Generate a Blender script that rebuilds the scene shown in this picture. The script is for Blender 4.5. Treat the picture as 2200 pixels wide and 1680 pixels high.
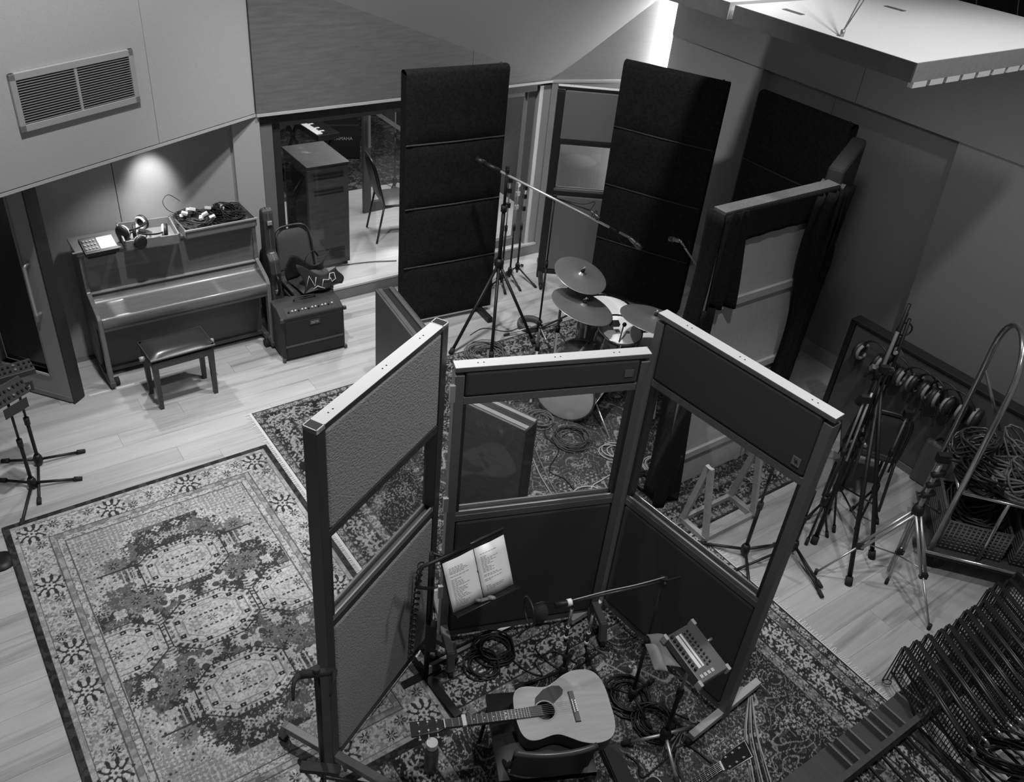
import bpy, math, random
import numpy as np
from mathutils import Vector, Matrix
random.seed(7); R_ = random.Random(11)
for o in list(bpy.data.objects): bpy.data.objects.remove(o)
SC = bpy.context.scene; COL = SC.collection
# ------------------------------------------------------------------ camera
FPX, PITCH, ROLL, CAMH = 1881.1, math.radians(35.243), math.radians(6.2), 4.5
_c, _s, _ct, _st = math.cos(ROLL), math.sin(ROLL), math.cos(PITCH), math.sin(PITCH)
CM = Matrix(((_c, -_s, 0), (_s, _c, 0), (0, 0, 1))) @ Matrix(((1, 0, 0), (0, -_st, -_ct), (0, _ct, -_st)))
cam = bpy.data.objects.new('camera', bpy.data.cameras.new('camera')); COL.objects.link(cam)
cam.data.sensor_width = 36; cam.data.lens = FPX / 2200 * 36; cam.data.clip_start = .05; cam.data.clip_end = 60
cam.matrix_world = Matrix((( CM[0][0], -CM[1][0], -CM[2][0], 0), (CM[0][1], -CM[1][1], -CM[2][1], 0), (CM[0][2], -CM[1][2], -CM[2][2], CAMH), (0, 0, 0, 1)))
SC.camera = cam
# ------------------------------------------------------------------ light
SC.view_settings.view_transform = 'Standard'; SC.view_settings.look = 'None'
SC.view_settings.exposure = 0.14; SC.view_settings.gamma = 1.0; SC.view_settings.use_curve_mapping = False
w = bpy.data.worlds.new('world'); SC.world = w; w.use_nodes = True
w.node_tree.nodes['Background'].inputs[0].default_value = (1, 1, 1, 1)
w.node_tree.nodes['Background'].inputs[1].default_value = 0.10
def spot(name, loc, tgt, power, ang=90, r=.12, blend=.6):
    l = bpy.data.lights.new(name, 'SPOT'); l.energy = power; l.spot_size = math.radians(ang); l.shadow_soft_size = r; l.spot_blend = blend
    o = bpy.data.objects.new(name, l); COL.objects.link(o); o.location = loc
    o.rotation_euler = (Vector(tgt) - Vector(loc)).to_track_quat('-Z', 'Y').to_euler(); return o
def area(name, loc, tgt, power, sx, sy=None):
    l = bpy.data.lights.new(name, 'AREA'); l.energy = power; l.shape = 'RECTANGLE'; l.size = sx; l.size_y = sy or sx
    o = bpy.data.objects.new(name, l); COL.objects.link(o); o.location = loc
    o.rotation_euler = (Vector(tgt) - Vector(loc)).to_track_quat('-Z', 'Y').to_euler(); return o
# ------------------------------------------------------------------ frames
AU = math.radians(38.5); UX, UY = math.cos(AU), math.sin(AU)
def uv(u, v, z=0.0): return Vector((u * UX - v * UY, u * UY + v * UX, z))
def ray(x, y): return CM.transposed() @ Vector(((x - 1100) / FPX, (y - 840) / FPX, 1))
def F(x, y, z=0.0):                       # the point at height z seen at a spot of the photograph
    d = ray(x, y); t = (z - CAMH) / d.z; return Vector((d.x * t, d.y * t, z))
def W(x, y, a, b):                        # the point on the upright plane through a and b
    a, b = Vector(a), Vector(b); n = Vector((-(b - a).y, (b - a).x, 0)); d = ray(x, y); o = Vector((0, 0, CAMH))
    return o + d * (n.dot(a - o) / n.dot(d))
# lights the hall has: ceiling spots above the gallery, alcove downlights, the lit room next door; plus one added fill spot
spot('ceiling_spot', uv(1.3, 4.5, 6.2), uv(.9, 5.7, 0), 720, 88, .10)
spot('ceiling_spot', uv(3.4, 4.9, 6.2), uv(4.4, 5.5, 0), 640, 80, .12)
spot('ceiling_spot', uv(4.6, 1.4, 6.2), uv(4.4, 1.6, 0), 300, 95, .12)
spot('added_wall_fill', uv(5.0, 3.2, 3.3), uv(5.7, 3.2, 0), 38, 160, .10, 1.)  # added spot, out of sight under the cloud, brightens right wall and floor
spot('ceiling_spot', uv(2.1, 1.2, 6.2), uv(2.2, 2.2, 0), 390, 80, .10)
spot('alcove_downlight', uv(1.70, 6.85, 1.93), uv(1.70, 7.17, 1.46), 44, 52, .05, 1.)
spot('alcove_downlight', uv(1.45, 6.86, 1.93), uv(1.4, 6.3, 0), 55, 110, .03, .9)
area('next_room_light', uv(4.6, 8.5, 2.9), uv(4.4, 8.0, 0), 70, .6, .6)
# ------------------------------------------------------------------ materials
MATS = {}
def M(name, val, rough=.6, metal=0., noise=0., scale=30., bump=0., stretch=(1, 1, 1), bscale=None, coat=0., emit=0., vary=0., spec=.5):
    if name in MATS: return MATS[name]
    m = bpy.data.materials.new(name); m.use_nodes = True; MATS[name] = m
    nt = m.node_tree; bs = nt.nodes['Principled BSDF']
    bs.inputs['Base Color'].default_value = (val, val, val, 1); bs.inputs['Roughness'].default_value = rough
    bs.inputs['Metallic'].default_value = metal; bs.inputs['Coat Weight'].default_value = coat; bs.inputs['Specular IOR Level'].default_value = spec
    if emit: bs.inputs['Emission Color'].default_value = (1, 1, 1, 1); bs.inputs['Emission Strength'].default_value = emit
    if noise or bump or vary:
        tc = nt.nodes.new('ShaderNodeTexCoord'); mp = nt.nodes.new('ShaderNodeMapping'); mp.inputs['Scale'].default_value = stretch
        nt.links.new(tc.outputs['Object'], mp.inputs['Vector'])
        if vary:
            oi = nt.nodes.new('ShaderNodeObjectInfo'); mu = nt.nodes.new('ShaderNodeMath'); mu.operation = 'MULTIPLY'; mu.inputs[1].default_value = 37
            nt.links.new(oi.outputs['Random'], mu.inputs[0]); nt.links.new(mu.outputs[0], mp.inputs['Location'])
    if noise or vary:
        no = nt.nodes.new('ShaderNodeTexNoise'); no.inputs['Scale'].default_value = scale; no.inputs['Detail'].default_value = 5; no.inputs['Roughness'].default_value = .65
        nt.links.new(mp.outputs[0], no.inputs['Vector'])
        mr = nt.nodes.new('ShaderNodeMapRange'); mr.inputs['From Min'].default_value = .3; mr.inputs['From Max'].default_value = .7
        mr.inputs['To Min'].default_value = val * (1 - noise); mr.inputs['To Max'].default_value = val * (1 + noise)
        nt.links.new(no.outputs[0], mr.inputs['Value']); out = mr.outputs[0]
        if vary:
            m2 = nt.nodes.new('ShaderNodeMapRange'); m2.inputs['To Min'].default_value = 1 - vary; m2.inputs['To Max'].default_value = 1 + vary
            nt.links.new(oi.outputs['Random'], m2.inputs['Value']); mm = nt.nodes.new('ShaderNodeMath'); mm.operation = 'MULTIPLY'
            nt.links.new(out, mm.inputs[0]); nt.links.new(m2.outputs[0], mm.inputs[1]); out = mm.outputs[0]
        nt.links.new(out, bs.inputs['Base Color'])
    if bump:
        nb = nt.nodes.new('ShaderNodeTexNoise'); nb.inputs['Scale'].default_value = bscale or scale * 3; nb.inputs['Detail'].default_value = 3
        nt.links.new(mp.outputs[0], nb.inputs['Vector']); bu = nt.nodes.new('ShaderNodeBump'); bu.inputs['Strength'].default_value = bump; bu.inputs['Distance'].default_value = .01
        nt.links.new(nb.outputs[0], bu.inputs['Height']); nt.links.new(bu.outputs[0], bs.inputs['Normal'])
    return m
def attr_mat(name, rough=.95):
    m = bpy.data.materials.new(name); m.use_nodes = True; nt = m.node_tree; bs = nt.nodes['Principled BSDF']
    a = nt.nodes.new('ShaderNodeAttribute'); a.attribute_name = 'pattern'; nt.links.new(a.outputs['Color'], bs.inputs['Base Color'])
    bs.inputs['Roughness'].default_value = rough; bs.inputs['Specular IOR Level'].default_value = .1
    tc = nt.nodes.new('ShaderNodeTexCoord'); nb = nt.nodes.new('ShaderNodeTexNoise'); nb.inputs['Scale'].default_value = 260
    nt.links.new(tc.outputs['Object'], nb.inputs['Vector']); bu = nt.nodes.new('ShaderNodeBump'); bu.inputs['Strength'].default_value = .5; bu.inputs['Distance'].default_value = .006
    nt.links.new(nb.outputs[0], bu.inputs['Height']); nt.links.new(bu.outputs[0], bs.inputs['Normal']); return m
def glass(name, rough=.0, tint=.9, mix=.12):
    m = bpy.data.materials.new(name); m.use_nodes = True; nt = m.node_tree; nt.nodes.remove(nt.nodes['Principled BSDF'])
    t = nt.nodes.new('ShaderNodeBsdfTransparent'); t.inputs[0].default_value = (tint, tint, tint, 1)
    g = nt.nodes.new('ShaderNodeBsdfGlossy'); g.inputs['Roughness'].default_value = rough
    lw = nt.nodes.new('ShaderNodeLayerWeight'); pw = nt.nodes.new('ShaderNodeMath'); pw.operation = 'POWER'; pw.inputs[1].default_value = 4; nt.links.new(lw.outputs['Facing'], pw.inputs[0])
    fr = nt.nodes.new('ShaderNodeMath'); fr.operation = 'MULTIPLY_ADD'; fr.inputs[1].default_value = .5; fr.inputs[2].default_value = .035; nt.links.new(pw.outputs[0], fr.inputs[0])
    mx = nt.nodes.new('ShaderNodeMixShader'); nt.links.new(fr.outputs[0], mx.inputs[0]); nt.links.new(t.outputs[0], mx.inputs[1]); nt.links.new(g.outputs[0], mx.inputs[2])
    nt.links.new(mx.outputs[0], nt.nodes['Material Output'].inputs[0]); MATS[name] = m; return m
def planks_mat():
    m = M('oak_plank', .37, .5, noise=.13, scale=2.6, stretch=(.45, 6, 1), vary=.07, spec=.3)
    nt = m.node_tree; bs = nt.nodes['Principled BSDF']; src = bs.inputs['Base Color'].links[0].from_socket
    mp = [n for n in nt.nodes if n.type == 'MAPPING'][0]; tc = [n for n in nt.nodes if n.type == 'TEX_COORD'][0]
    n1 = nt.nodes.new('ShaderNodeTexNoise'); n1.inputs['Scale'].default_value = 1.1; n1.inputs['Detail'].default_value = 6; n1.inputs['Roughness'].default_value = .6; n1.inputs['Distortion'].default_value = .6
    nt.links.new(mp.outputs[0], n1.inputs['Vector'])
    r = nt.nodes.new('ShaderNodeMapRange'); r.inputs['From Min'].default_value = .54; r.inputs['From Max'].default_value = .78; r.inputs['To Min'].default_value = 1; r.inputs['To Max'].default_value = .30
    nt.links.new(n1.outputs[0], r.inputs['Value'])
    mu = nt.nodes.new('ShaderNodeMath'); mu.operation = 'MULTIPLY'; nt.links.new(src, mu.inputs[0]); nt.links.new(r.outputs[0], mu.inputs[1]); nt.links.new(mu.outputs[0], bs.inputs['Base Color'])
    return m
blk = M('black_metal', .011, .45, spec=.35); blkp = M('black_plastic', .014, .5, spec=.35); rub = M('black_rubber', .012, .8)
chrome = M('chrome', .68, .3, .7); steel = M('brushed_steel', .45, .4, .7); white = M('white_plastic', .75, .5); grey = M('grey_paint', .12, .5)
# ------------------------------------------------------------------ mesh builder
RM = {}                                    # world matrices of parents
class B:
    def __init__(s): s.v = []; s.f = []; s.sm = []
    def add(s, vs, fs, smooth=False):
        n = len(s.v); s.v += [tuple(v) for v in vs]; s.f += [tuple(i + n for i in f) for f in fs]; s.sm += [smooth] * len(fs); return s
    def box(s, x0, x1, y0, y1, z0, z1):
        return s.add([(x0, y0, z0), (x1, y0, z0), (x1, y1, z0), (x0, y1, z0), (x0, y0, z1), (x1, y0, z1), (x1, y1, z1), (x0, y1, z1)],
                     [(0, 3, 2, 1), (4, 5, 6, 7), (0, 1, 5, 4), (1, 2, 6, 5), (2, 3, 7, 6), (3, 0, 4, 7)])
    def hexa(s, p): return s.add(p, [(0, 3, 2, 1), (4, 5, 6, 7), (0, 1, 5, 4), (1, 2, 6, 5), (2, 3, 7, 6), (3, 0, 4, 7)])
    def ob(s, c, sx, sy, sz, rot=(0, 0, 0)):
        E = Matrix.Rotation(rot[2], 3, 'Z') @ Matrix.Rotation(rot[1], 3, 'Y') @ Matrix.Rotation(rot[0], 3, 'X'); c = Vector(c)
        return s.hexa([c + E @ Vector((x * sx / 2, y * sy / 2, z * sz / 2)) for z in (-1, 1) for x, y in ((-1, -1), (1, -1), (1, 1), (-1, 1))])
    def bar(s, p, q, w, h, up=(0, 0, 1)):
        p, q = Vector(p), Vector(q); d = (q - p).normalized(); up = Vector(up)
        if abs(d.dot(up)) > .98: up = Vector((0, 1, 0)) if abs(d.y) < .9 else Vector((1, 0, 0))
        a = d.cross(up).normalized() * w / 2; b = a.cross(d).normalized() * h / 2
        return s.hexa([p - a - b, p + a - b, q + a - b, q - a - b, p - a + b, p + a + b, q + a + b, q - a + b])
    def cyl(s, p, q, r, r2=None, n=10, cap=True, smooth=True):
        p, q = Vector(p), Vector(q); d = (q - p).normalized(); a = d.orthogonal().normalized(); b = d.cross(a); r2 = r if r2 is None else r2
        k = len(s.v); cs = [(math.cos(t), math.sin(t)) for t in [2 * math.pi * i / n for i in range(n)]]
        s.add([p + (a * x + b * y) * r for x, y in cs] + [q + (a * x + b * y) * r2 for x, y in cs], [(i, (i + 1) % n, (i + 1) % n + n, i + n) for i in range(n)], smooth)
        if cap: s.f += [tuple(k + i for i in reversed(range(n))), tuple(k + n + i for i in range(n))]; s.sm += [False, False]
        return s
    def tube(s, pts, r, n=6, closed=False, flat=1.):
        pts = [Vector(p) for p in pts]; m = len(pts); ring = []; a = None
        for i, p in enumerate(pts):
            d = (pts[(i + 1) % m] - pts[i - 1]) if closed else (pts[min(i + 1, m - 1)] - pts[max(i - 1, 0)])
            if d.length < 1e-9: d = Vector((0, 0, 1))
            d.normalize()
            a = d.orthogonal() if a is None else a - d * a.dot(d)
            if a.length < 1e-6: a = d.orthogonal()
            a.normalize(); b = d.cross(a); ri = r[i] if isinstance(r, (list, tuple)) else r
            ring += [p + (a * math.cos(2 * math.pi * j / n) + b * math.sin(2 * math.pi * j / n) * flat) * ri for j in range(n)]
        fs = [(i * n + j, i * n + (j + 1) % n, ((i + 1) % m) * n + (j + 1) % n, ((i + 1) % m) * n + j) for i in range(m if closed else m - 1) for j in range(n)]
        s.add(ring, fs, True)
        if not closed:
            k = len(s.v) - m * n; s.f += [tuple(k + j for j in reversed(range(n))), tuple(k + (m - 1) * n + j for j in range(n))]; s.sm += [False, False]
        return s
    def lathe(s, prof, c=(0, 0, 0), n=24, ax=(0, 0, 1), smooth=True):
        ax = Vector(ax).normalized(); a = ax.orthogonal().normalized(); b = ax.cross(a); c = Vector(c); vs = []; rings = []
        for r, z in prof:
            k = len(vs)
            if r < 1e-6: vs.append(c + ax * z); rings.append([k] * n)
            else: vs += [c + ax * z + (a * math.cos(2 * math.pi * j / n) + b * math.sin(2 * math.pi * j / n)) * r for j in range(n)]; rings.append(list(range(k, k + n)))
        fs = []
        for p, q in zip(rings, rings[1:]):
            for j in range(n):
                f = [p[j], p[(j + 1) % n], q[(j + 1) % n], q[j]]; f = [x for i, x in enumerate(f) if x not in f[:i]]
                if len(f) > 2: fs.append(tuple(f))
        return s.add(vs, fs, smooth)
    def ball(s, c, r, n=12, sq=(1, 1, 1)):
        c = Vector(c); m = n // 2; vs = [c + Vector((math.sin(math.pi * i / m) * math.cos(2 * math.pi * j / n) * r * sq[0], math.sin(math.pi * i / m) * math.sin(2 * math.pi * j / n) * r * sq[1], math.cos(math.pi * i / m) * r * sq[2])) for i in range(m + 1) for j in range(n)]
        return s.add(vs, [(i * n + j, (i + 1) * n + j, (i + 1) * n + (j + 1) % n, i * n + (j + 1) % n) for i in range(m) for j in range(n)], True)
    def prism(s, poly, d, smooth=False):   # polygon of 3d points pushed along d
        poly = [Vector(p) for p in poly]; d = Vector(d); n = len(poly)
        s.add(poly + [p + d for p in poly], [tuple(reversed(range(n))), tuple(range(n, 2 * n))])
        k = len(s.v) - 2 * n; s.f += [(k + i, k + (i + 1) % n, k + n + (i + 1) % n, k + n + i) for i in range(n)]; s.sm += [smooth] * n; return s
    def grid(s, fn, nu, nv, smooth=True):
        return s.add([fn(i / nu, j / nv) for j in range(nv + 1) for i in range(nu + 1)],
                     [(j * (nu + 1) + i, j * (nu + 1) + i + 1, (j + 1) * (nu + 1) + i + 1, (j + 1) * (nu + 1) + i) for j in range(nv) for i in range(nu)], smooth)
    def o(s, name, mat, parent=None, label=None, cat=None, group=None, kind=None, bev=0, world=True, loc=None, sub=0, solid=0):
        me = bpy.data.meshes.new(name); vs = s.v
        if parent is not None and world:
            iv = RM[parent].inverted(); vs = [iv @ Vector(v) for v in vs]
        org = Vector((0, 0, 0))
        if parent is None:
            a = np.array(vs); org = Vector((float((a[:, 0].min() + a[:, 0].max()) / 2), float((a[:, 1].min() + a[:, 1].max()) / 2), float(a[:, 2].min()))) if loc is None else Vector(loc)
            vs = [Vector(v) - org for v in vs]
        me.from_pydata(vs, [], s.f); me.polygons.foreach_set('use_smooth', s.sm); me.update()
        if mat: me.materials.append(mat)
        o = bpy.data.objects.new(name, me); COL.objects.link(o); o.location = org
        if parent is not None: o.parent = parent; RM[o] = RM[parent]
        else: RM[o] = Matrix.Translation(org)
        tag(o, label, cat, group, kind)
        if bev:
            b = o.modifiers.new('bevel', 'BEVEL'); b.width = bev; b.segments = 2; b.limit_method = 'ANGLE'
        if solid:
            q = o.modifiers.new('solid', 'SOLIDIFY'); q.thickness = solid; q.offset = 0
        if sub:
            q = o.modifiers.new('sub', 'SUBSURF'); q.levels = sub; q.render_levels = sub
        return o
def tag(o, label=None, cat=None, group=None, kind=None):
    for k, x in (('label', label), ('category', cat), ('group', group), ('kind', kind)):
        if x: o[k] = x
    return o
def thing(name, label, cat, loc=(0, 0, 0), rz=0., group=None, kind=None):
    o = bpy.data.objects.new(name, None); COL.objects.link(o); o.location = loc; o.rotation_euler = (0, 0, rz); o.empty_display_size = .1
    RM[o] = Matrix.Translation(Vector(loc)) @ Matrix.Rotation(rz, 4, 'Z'); return tag(o, label, cat, group, kind)
def place(o, mat):                         # put a thing built at the origin somewhere else, tilted as wanted
    o.matrix_basis = mat; RM[o] = mat; return o
def copytree(o, parent=None):
    c = o.copy(); COL.objects.link(c)
    if parent is not None: c.parent = parent
    for ch in list(o.children): copytree(ch, c)
    RM[c] = RM[o]; return c
def spl(pts, k=8):
    pts = [Vector(p) for p in pts]; out = []
    for i in range(len(pts) - 1):
        a, b, c, d = pts[max(i - 1, 0)], pts[i], pts[i + 1], pts[min(i + 2, len(pts) - 1)]
        for j in range(k):
            t = j / k; out.append(.5 * ((2 * b) + (c - a) * t + (2 * a - 5 * b + 4 * c - d) * t * t + (3 * b - a - 3 * c + d) * t ** 3))
    return out + [pts[-1]]
def dirv(deg): return Vector((math.cos(math.radians(deg)), math.sin(math.radians(deg)), 0))

def V(b, x, y):                            # point above floor point b that is seen at a spot of the photograph
    d = ray(x, y); t = (b.x * d.x + b.y * d.y) / (d.x ** 2 + d.y ** 2); return Vector((b.x, b.y, CAMH + t * d.z))
def proj(p):
    q = CM @ (Vector(p) - Vector((0, 0, CAMH))); return 1100 + FPX * q.x / q.z, 840 + FPX * q.y / q.z
def text(name, body, size, mat, parent, loc, rot, ext=.0008, align='CENTER', label=None):
    tc = bpy.data.curves.new(name, 'FONT'); tc.body = body; tc.size = size; tc.align_x = align; tc.extrude = ext
    to = bpy.data.objects.new('tmp', tc); COL.objects.link(to); bpy.context.view_layer.update(); dg = bpy.context.evaluated_depsgraph_get()
    me = bpy.data.meshes.new_from_object(to.evaluated_get(dg)); bpy.data.objects.remove(to); me.name = name; me.materials.clear(); me.materials.append(mat)
    o = bpy.data.objects.new(name, me); COL.objects.link(o); o.parent = parent; o.location = loc; o.rotation_euler = rot; RM[o] = RM[parent]; return tag(o, label)
# ================================================================== SETTING
wallfab = M('wall_fabric', .37, .9, noise=.07, scale=120, bump=.15, bscale=400)
wallgrey = M('wall_grey_fabric', .22, .9, noise=.08, scale=120, bump=.15, bscale=400)
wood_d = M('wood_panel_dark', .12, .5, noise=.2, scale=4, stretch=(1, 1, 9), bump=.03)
wood_m = M('wood_panel_mid', .2, .45, noise=.12, scale=4, stretch=(1, 1, 9))
frame_m = M('door_frame_grey', .13, .45); trimw = M('pale_trim', .42, .5); darkfr = M('dark_frame', .016, .55)
plat = M('platform_wood', .5, .45, noise=.12, scale=5, stretch=(.6, 5, 1))
# floor
fl = thing('floor', 'pale oak plank floor', None, uv(2.5, 3.2, 0), AU, kind='structure')
B().box(-5.5, 5.6, -4.7, 3.98, -.06, -.0025).o('subfloor', M('subfloor', .12, .9), fl, world=False)
pm = planks_mat(); PWID = .187; meshes = {}
def plank_mesh(L):
    if L not in meshes:
        b = B().box(0, L - .0016, 0, PWID - .0014, -.006, 0); me = bpy.data.meshes.new('plank'); me.from_pydata(b.v, [], b.f); me.materials.append(pm); meshes[L] = me
    return meshes[L]
row = 0; y = -4.7
while y < 3.98 - PWID * .5:
    x = -5.5 + (row * .83) % 1.7 - 1.9
    while x < 5.6:
        L = (1.9, 2.2, 1.6)[(row * 7 + int(x * 3)) % 3]; a = max(x, -5.5); e = min(x + L, 5.6)
        if e - a > .25:
            o = bpy.data.objects.new('plank', plank_mesh(round(e - a, 3))); COL.objects.link(o); o.parent = fl; o.location = (a, y, 0)
        x += L
    y += PWID; row += 1
# wall on the left with the soffit that overhangs the piano
CN = uv(2.61, 7.12); dL = dirv(62.25); nL = Vector((dL.y, -dL.x, 0))
WL = thing('wall_left', 'pale fabric covered overhanging wall', None, CN, 0, kind='structure')
def slab(a, b, z0, z1, n, th):             # upright slab between floor points a and b, thickness th behind its face
    a, b = Vector(a), Vector(b); t = Vector(n) * th
    return [(a.x, a.y, z0), (b.x, b.y, z0), (b.x - t.x, b.y - t.y, z0), (a.x - t.x, a.y - t.y, z0), (a.x, a.y, z1), (b.x, b.y, z1), (b.x - t.x, b.y - t.y, z1), (a.x - t.x, a.y - t.y, z1)]
B().hexa(slab(CN - dL * .992, CN - dL * .006, 1.965, 4.6, nL, .1)).o('panel', wallfab, WL)
B().hexa(slab(CN - dL * 4.2, CN - dL * .998, 1.965, 4.6, nL, .1)).o('panel', wallfab, WL)
B().hexa(slab(CN - dL * 4.2, CN, 1.935, 1.958, nL, .1)).o('bottom_trim', trimw, WL)
B().hexa(slab(CN - dL * 4.2 - nL * .02, CN - nL * .02, 1.955, 1.97, nL, .08)).o('shadow_gap', darkfr, WL)
B().add([uv(.2, 7.3, 1.945), CN + Vector((0, 0, 1.945)) - nL * .02, CN - dL * 4.2 + Vector((0, 0, 1.945)) - nL * .02, uv(-2, 7.3, 1.945), uv(2.7, 7.3, 1.945)], [(0, 4, 1), (0, 1, 2, 3)]).o('underside', wallfab, WL)
alc = M('alcove_wall', .32, .85, noise=.05, scale=90)
B().hexa(slab(uv(-2.2, 7.17), uv(1.42, 7.17), 0, 1.95, -uv(0, 1), .12)).o('alcove_panel', alc, WL)
B().hexa(slab(uv(1.426, 7.17), uv(2.42, 7.17), 0, 1.95, -uv(0, 1), .12)).o('alcove_panel', alc, WL)
B().hexa(slab(uv(2.40, 7.13), uv(2.64, 7.13), 0, 1.935, -uv(0, 1), .15)).o('pilaster', M('pilaster_paint', .34, .8), WL)
# air vent
av = thing('air_vent', 'pale metal air vent grille with two banks of slats high on left wall', 'air vent', CN - dL * 1.12 + nL * .003, math.radians(62.25))
def vb(s0, s1, z0, z1, y0, y1, b=None): return (b or B()).box(-s1, -s0, y0, y1, z0, z1)
s0, s1, z0, z1 = 0, .93, 2.31, 2.68
fr = B(); vb(s0, s1, z0, z0 + .045, -.022, 0, fr); vb(s0, s1, z1 - .045, z1, -.022, 0, fr); vb(s0, s0 + .04, z0, z1, -.022, 0, fr); vb(s1 - .04, s1, z0, z1, -.022, 0, fr)
vm = M('vent_aluminium', .42, .45, .3); fr.o('frame', vm, av, world=False, bev=.003); vb(.455, .475, z0 + .045, z1 - .045, -.018, 0).o('mullion', vm, av, world=False)
vb(.03, .9, z0 + .03, z1 - .03, -.004, -.001).o('backing', darkfr, av, world=False)
for k in range(17):
    zz = z0 + .052 + k * .0163
    for a, b in ((.042, .455), (.475, .888)):
        B().add([(-b, -.014, zz + .003), (-a, -.014, zz + .003), (-a, -.019, zz + .002), (-b, -.019, zz + .002), (-b, -.014, zz), (-a, -.014, zz), (-a, -.019, zz - .002), (-b, -.019, zz - .002)],
                [(0, 1, 2, 3), (7, 6, 5, 4), (3, 2, 6, 7), (0, 3, 7, 4), (1, 5, 6, 2), (0, 4, 5, 1)]).o('slat', M('vent_slat', .25, .5, .3), av, world=False)
# wall over the glass doors
GV = 7.11
WG = thing('wall_back', 'dark wood panelled wall above the glass doors', None, uv(4.2, GV), AU, kind='structure')
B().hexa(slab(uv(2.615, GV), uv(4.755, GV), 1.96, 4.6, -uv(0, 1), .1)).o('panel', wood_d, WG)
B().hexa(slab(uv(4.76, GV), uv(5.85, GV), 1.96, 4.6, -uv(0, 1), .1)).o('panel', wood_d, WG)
B().hexa(slab(uv(2.615, GV - .01), uv(5.76, GV - .01), 1.935, 1.957, -uv(0, 1), .1)).o('bottom_trim', trimw, WG)
B().hexa(slab(uv(2.615, GV + .04), uv(5.76, GV + .04), 1.85, 1.94, -uv(0, 1), .1)).o('door_head', darkfr, WG)
A0 = uv(5.75, GV); d2 = dirv(21); n2 = Vector((d2.y, -d2.x, 0))
WB = thing('wall_far', 'lit wood panelled wall in the far corner', None, A0, math.radians(21), kind='structure')
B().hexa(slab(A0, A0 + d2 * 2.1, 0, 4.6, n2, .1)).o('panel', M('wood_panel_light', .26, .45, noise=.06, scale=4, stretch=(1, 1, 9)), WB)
B().hexa(slab(A0 + n2 * .012, A0 + d2 * 1.5 + n2 * .012, 1.935, 1.96, n2, .03)).o('trim', trimw, WB)
# sloping bulkhead across the corner
pa = A0 + Vector((0, 0, 1.96)); pb = W(715, 0, uv(2, GV), uv(5, GV)); pc = W(1412, 0, A0, A0 + d2)
eb, ec = (pb - pa), (pc - pa); t = Vector((0, 0, .06))
q = [pa, pa + ec * 2.0, pa + eb * 2.0]
B().add(q + [p + t for p in q], [(0, 1, 2), (5, 4, 3), (0, 2, 5, 3), (2, 1, 4, 5), (1, 0, 3, 4)]).o('ceiling', M('bulkhead_fabric', .22, .85, noise=.05, scale=90), None, kind='structure', label='sloping triangular bulkhead ceiling panel')
# right wall: pillar, recess, flush wall and soffit
WR = thing('wall_right', 'grey fabric covered side wall with a recess', None, uv(6.9, 4), AU, kind='structure')
US = 6.88; nu = -uv(1, 0)
vP, vR = W(1640, 150, uv(US, 0), uv(US, 1)).dot(uv(0, 1)), W(2065, 295, uv(US, 0), uv(US, 1)).dot(uv(0, 1))
vE = W(1446, 75, uv(US, 0), uv(US, 1)).dot(uv(0, 1))
zS = 2.44
B().hexa(slab(uv(US, vE), uv(US, vP), 0, zS, nu, .12)).o('pillar', M('pillar_paint', .25, .85, noise=.05, scale=90), WR)
B().hexa(slab(uv(US + .11, vP), uv(US + .11, (vP + vR) / 2 + .25), 0, zS, nu, .1)).o('recess_panel', wallgrey, WR)
B().hexa(slab(uv(US + .11, (vP + vR) / 2 + .244), uv(US + .11, vR - .6), 0, zS, nu, .1)).o('recess_panel', wallgrey, WR)
pr = W(1935, 690, uv(US, 0), uv(US, 1)); vb_ = pr.dot(uv(0, 1)); k = (zS - pr.z) / 1.0; vbot = vR + (vb_ - vR) * zS / (zS - pr.z)
B().prism([uv(US, vR, zS), uv(US, vbot, 0), uv(US, -1.5, 0), uv(US, -1.5, zS)], uv(.25, 0)).o('flush_panel', M('side_fabric', .24, .9, noise=.08, scale=120, bump=.15, bscale=400), WR)
vj = W(1840, 216, uv(US, 0), uv(US, 1)).dot(uv(0, 1))
B().hexa(slab(uv(US - .012, vE), uv(US - .012, vj + .003), zS, 3.15, nu, .3)).o('soffit_panel', wallgrey, WR)
B().hexa(slab(uv(US - .012, vj - .003), uv(US - .012, -1.5), zS, 3.15, nu, .3)).o('soffit_panel', wallgrey, WR)
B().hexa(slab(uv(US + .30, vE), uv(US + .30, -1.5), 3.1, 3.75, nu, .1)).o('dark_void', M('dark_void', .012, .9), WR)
B().hexa(slab(uv(US + .1, vE), uv(US + .1, -1.5), 3.62, 4.6, nu, .1)).o('upper_panel', wallgrey, WR)
B().hexa(slab(uv(US + .095, vP), uv(US + .095, vR - .4), .0, .14, nu, .02)).o('baseboard', M('skirting', .3, .6), WR)
for k in range(7):
    vv = 3.2 + k * .33; B().tube(spl([uv(US + .2, vv, 3.16), uv(US + .1, vv + .06, 3.25 + .05 * (k % 3)), uv(US + .18, vv + .2, 3.3), uv(US + .19, vv + .3, 3.6)], 5), .004, 4).o('cable', M('grey_cable', .25, .6), WR)
# concealed lamp behind the pillar edge
lm = thing('strip_light', 'vertical strip light hidden behind the pillar edge in far corner', 'light', uv(US + .07, vE + .028, 0), AU)
B().box(-.015, .015, -.015, .015, .3, 3.4).o('tube', M('lamp_tube', .9, .5, emit=130), lm, world=False)
B().box(.016, .03, -.02, .02, .25, 3.45).o('batten', white, lm, world=False)
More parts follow.
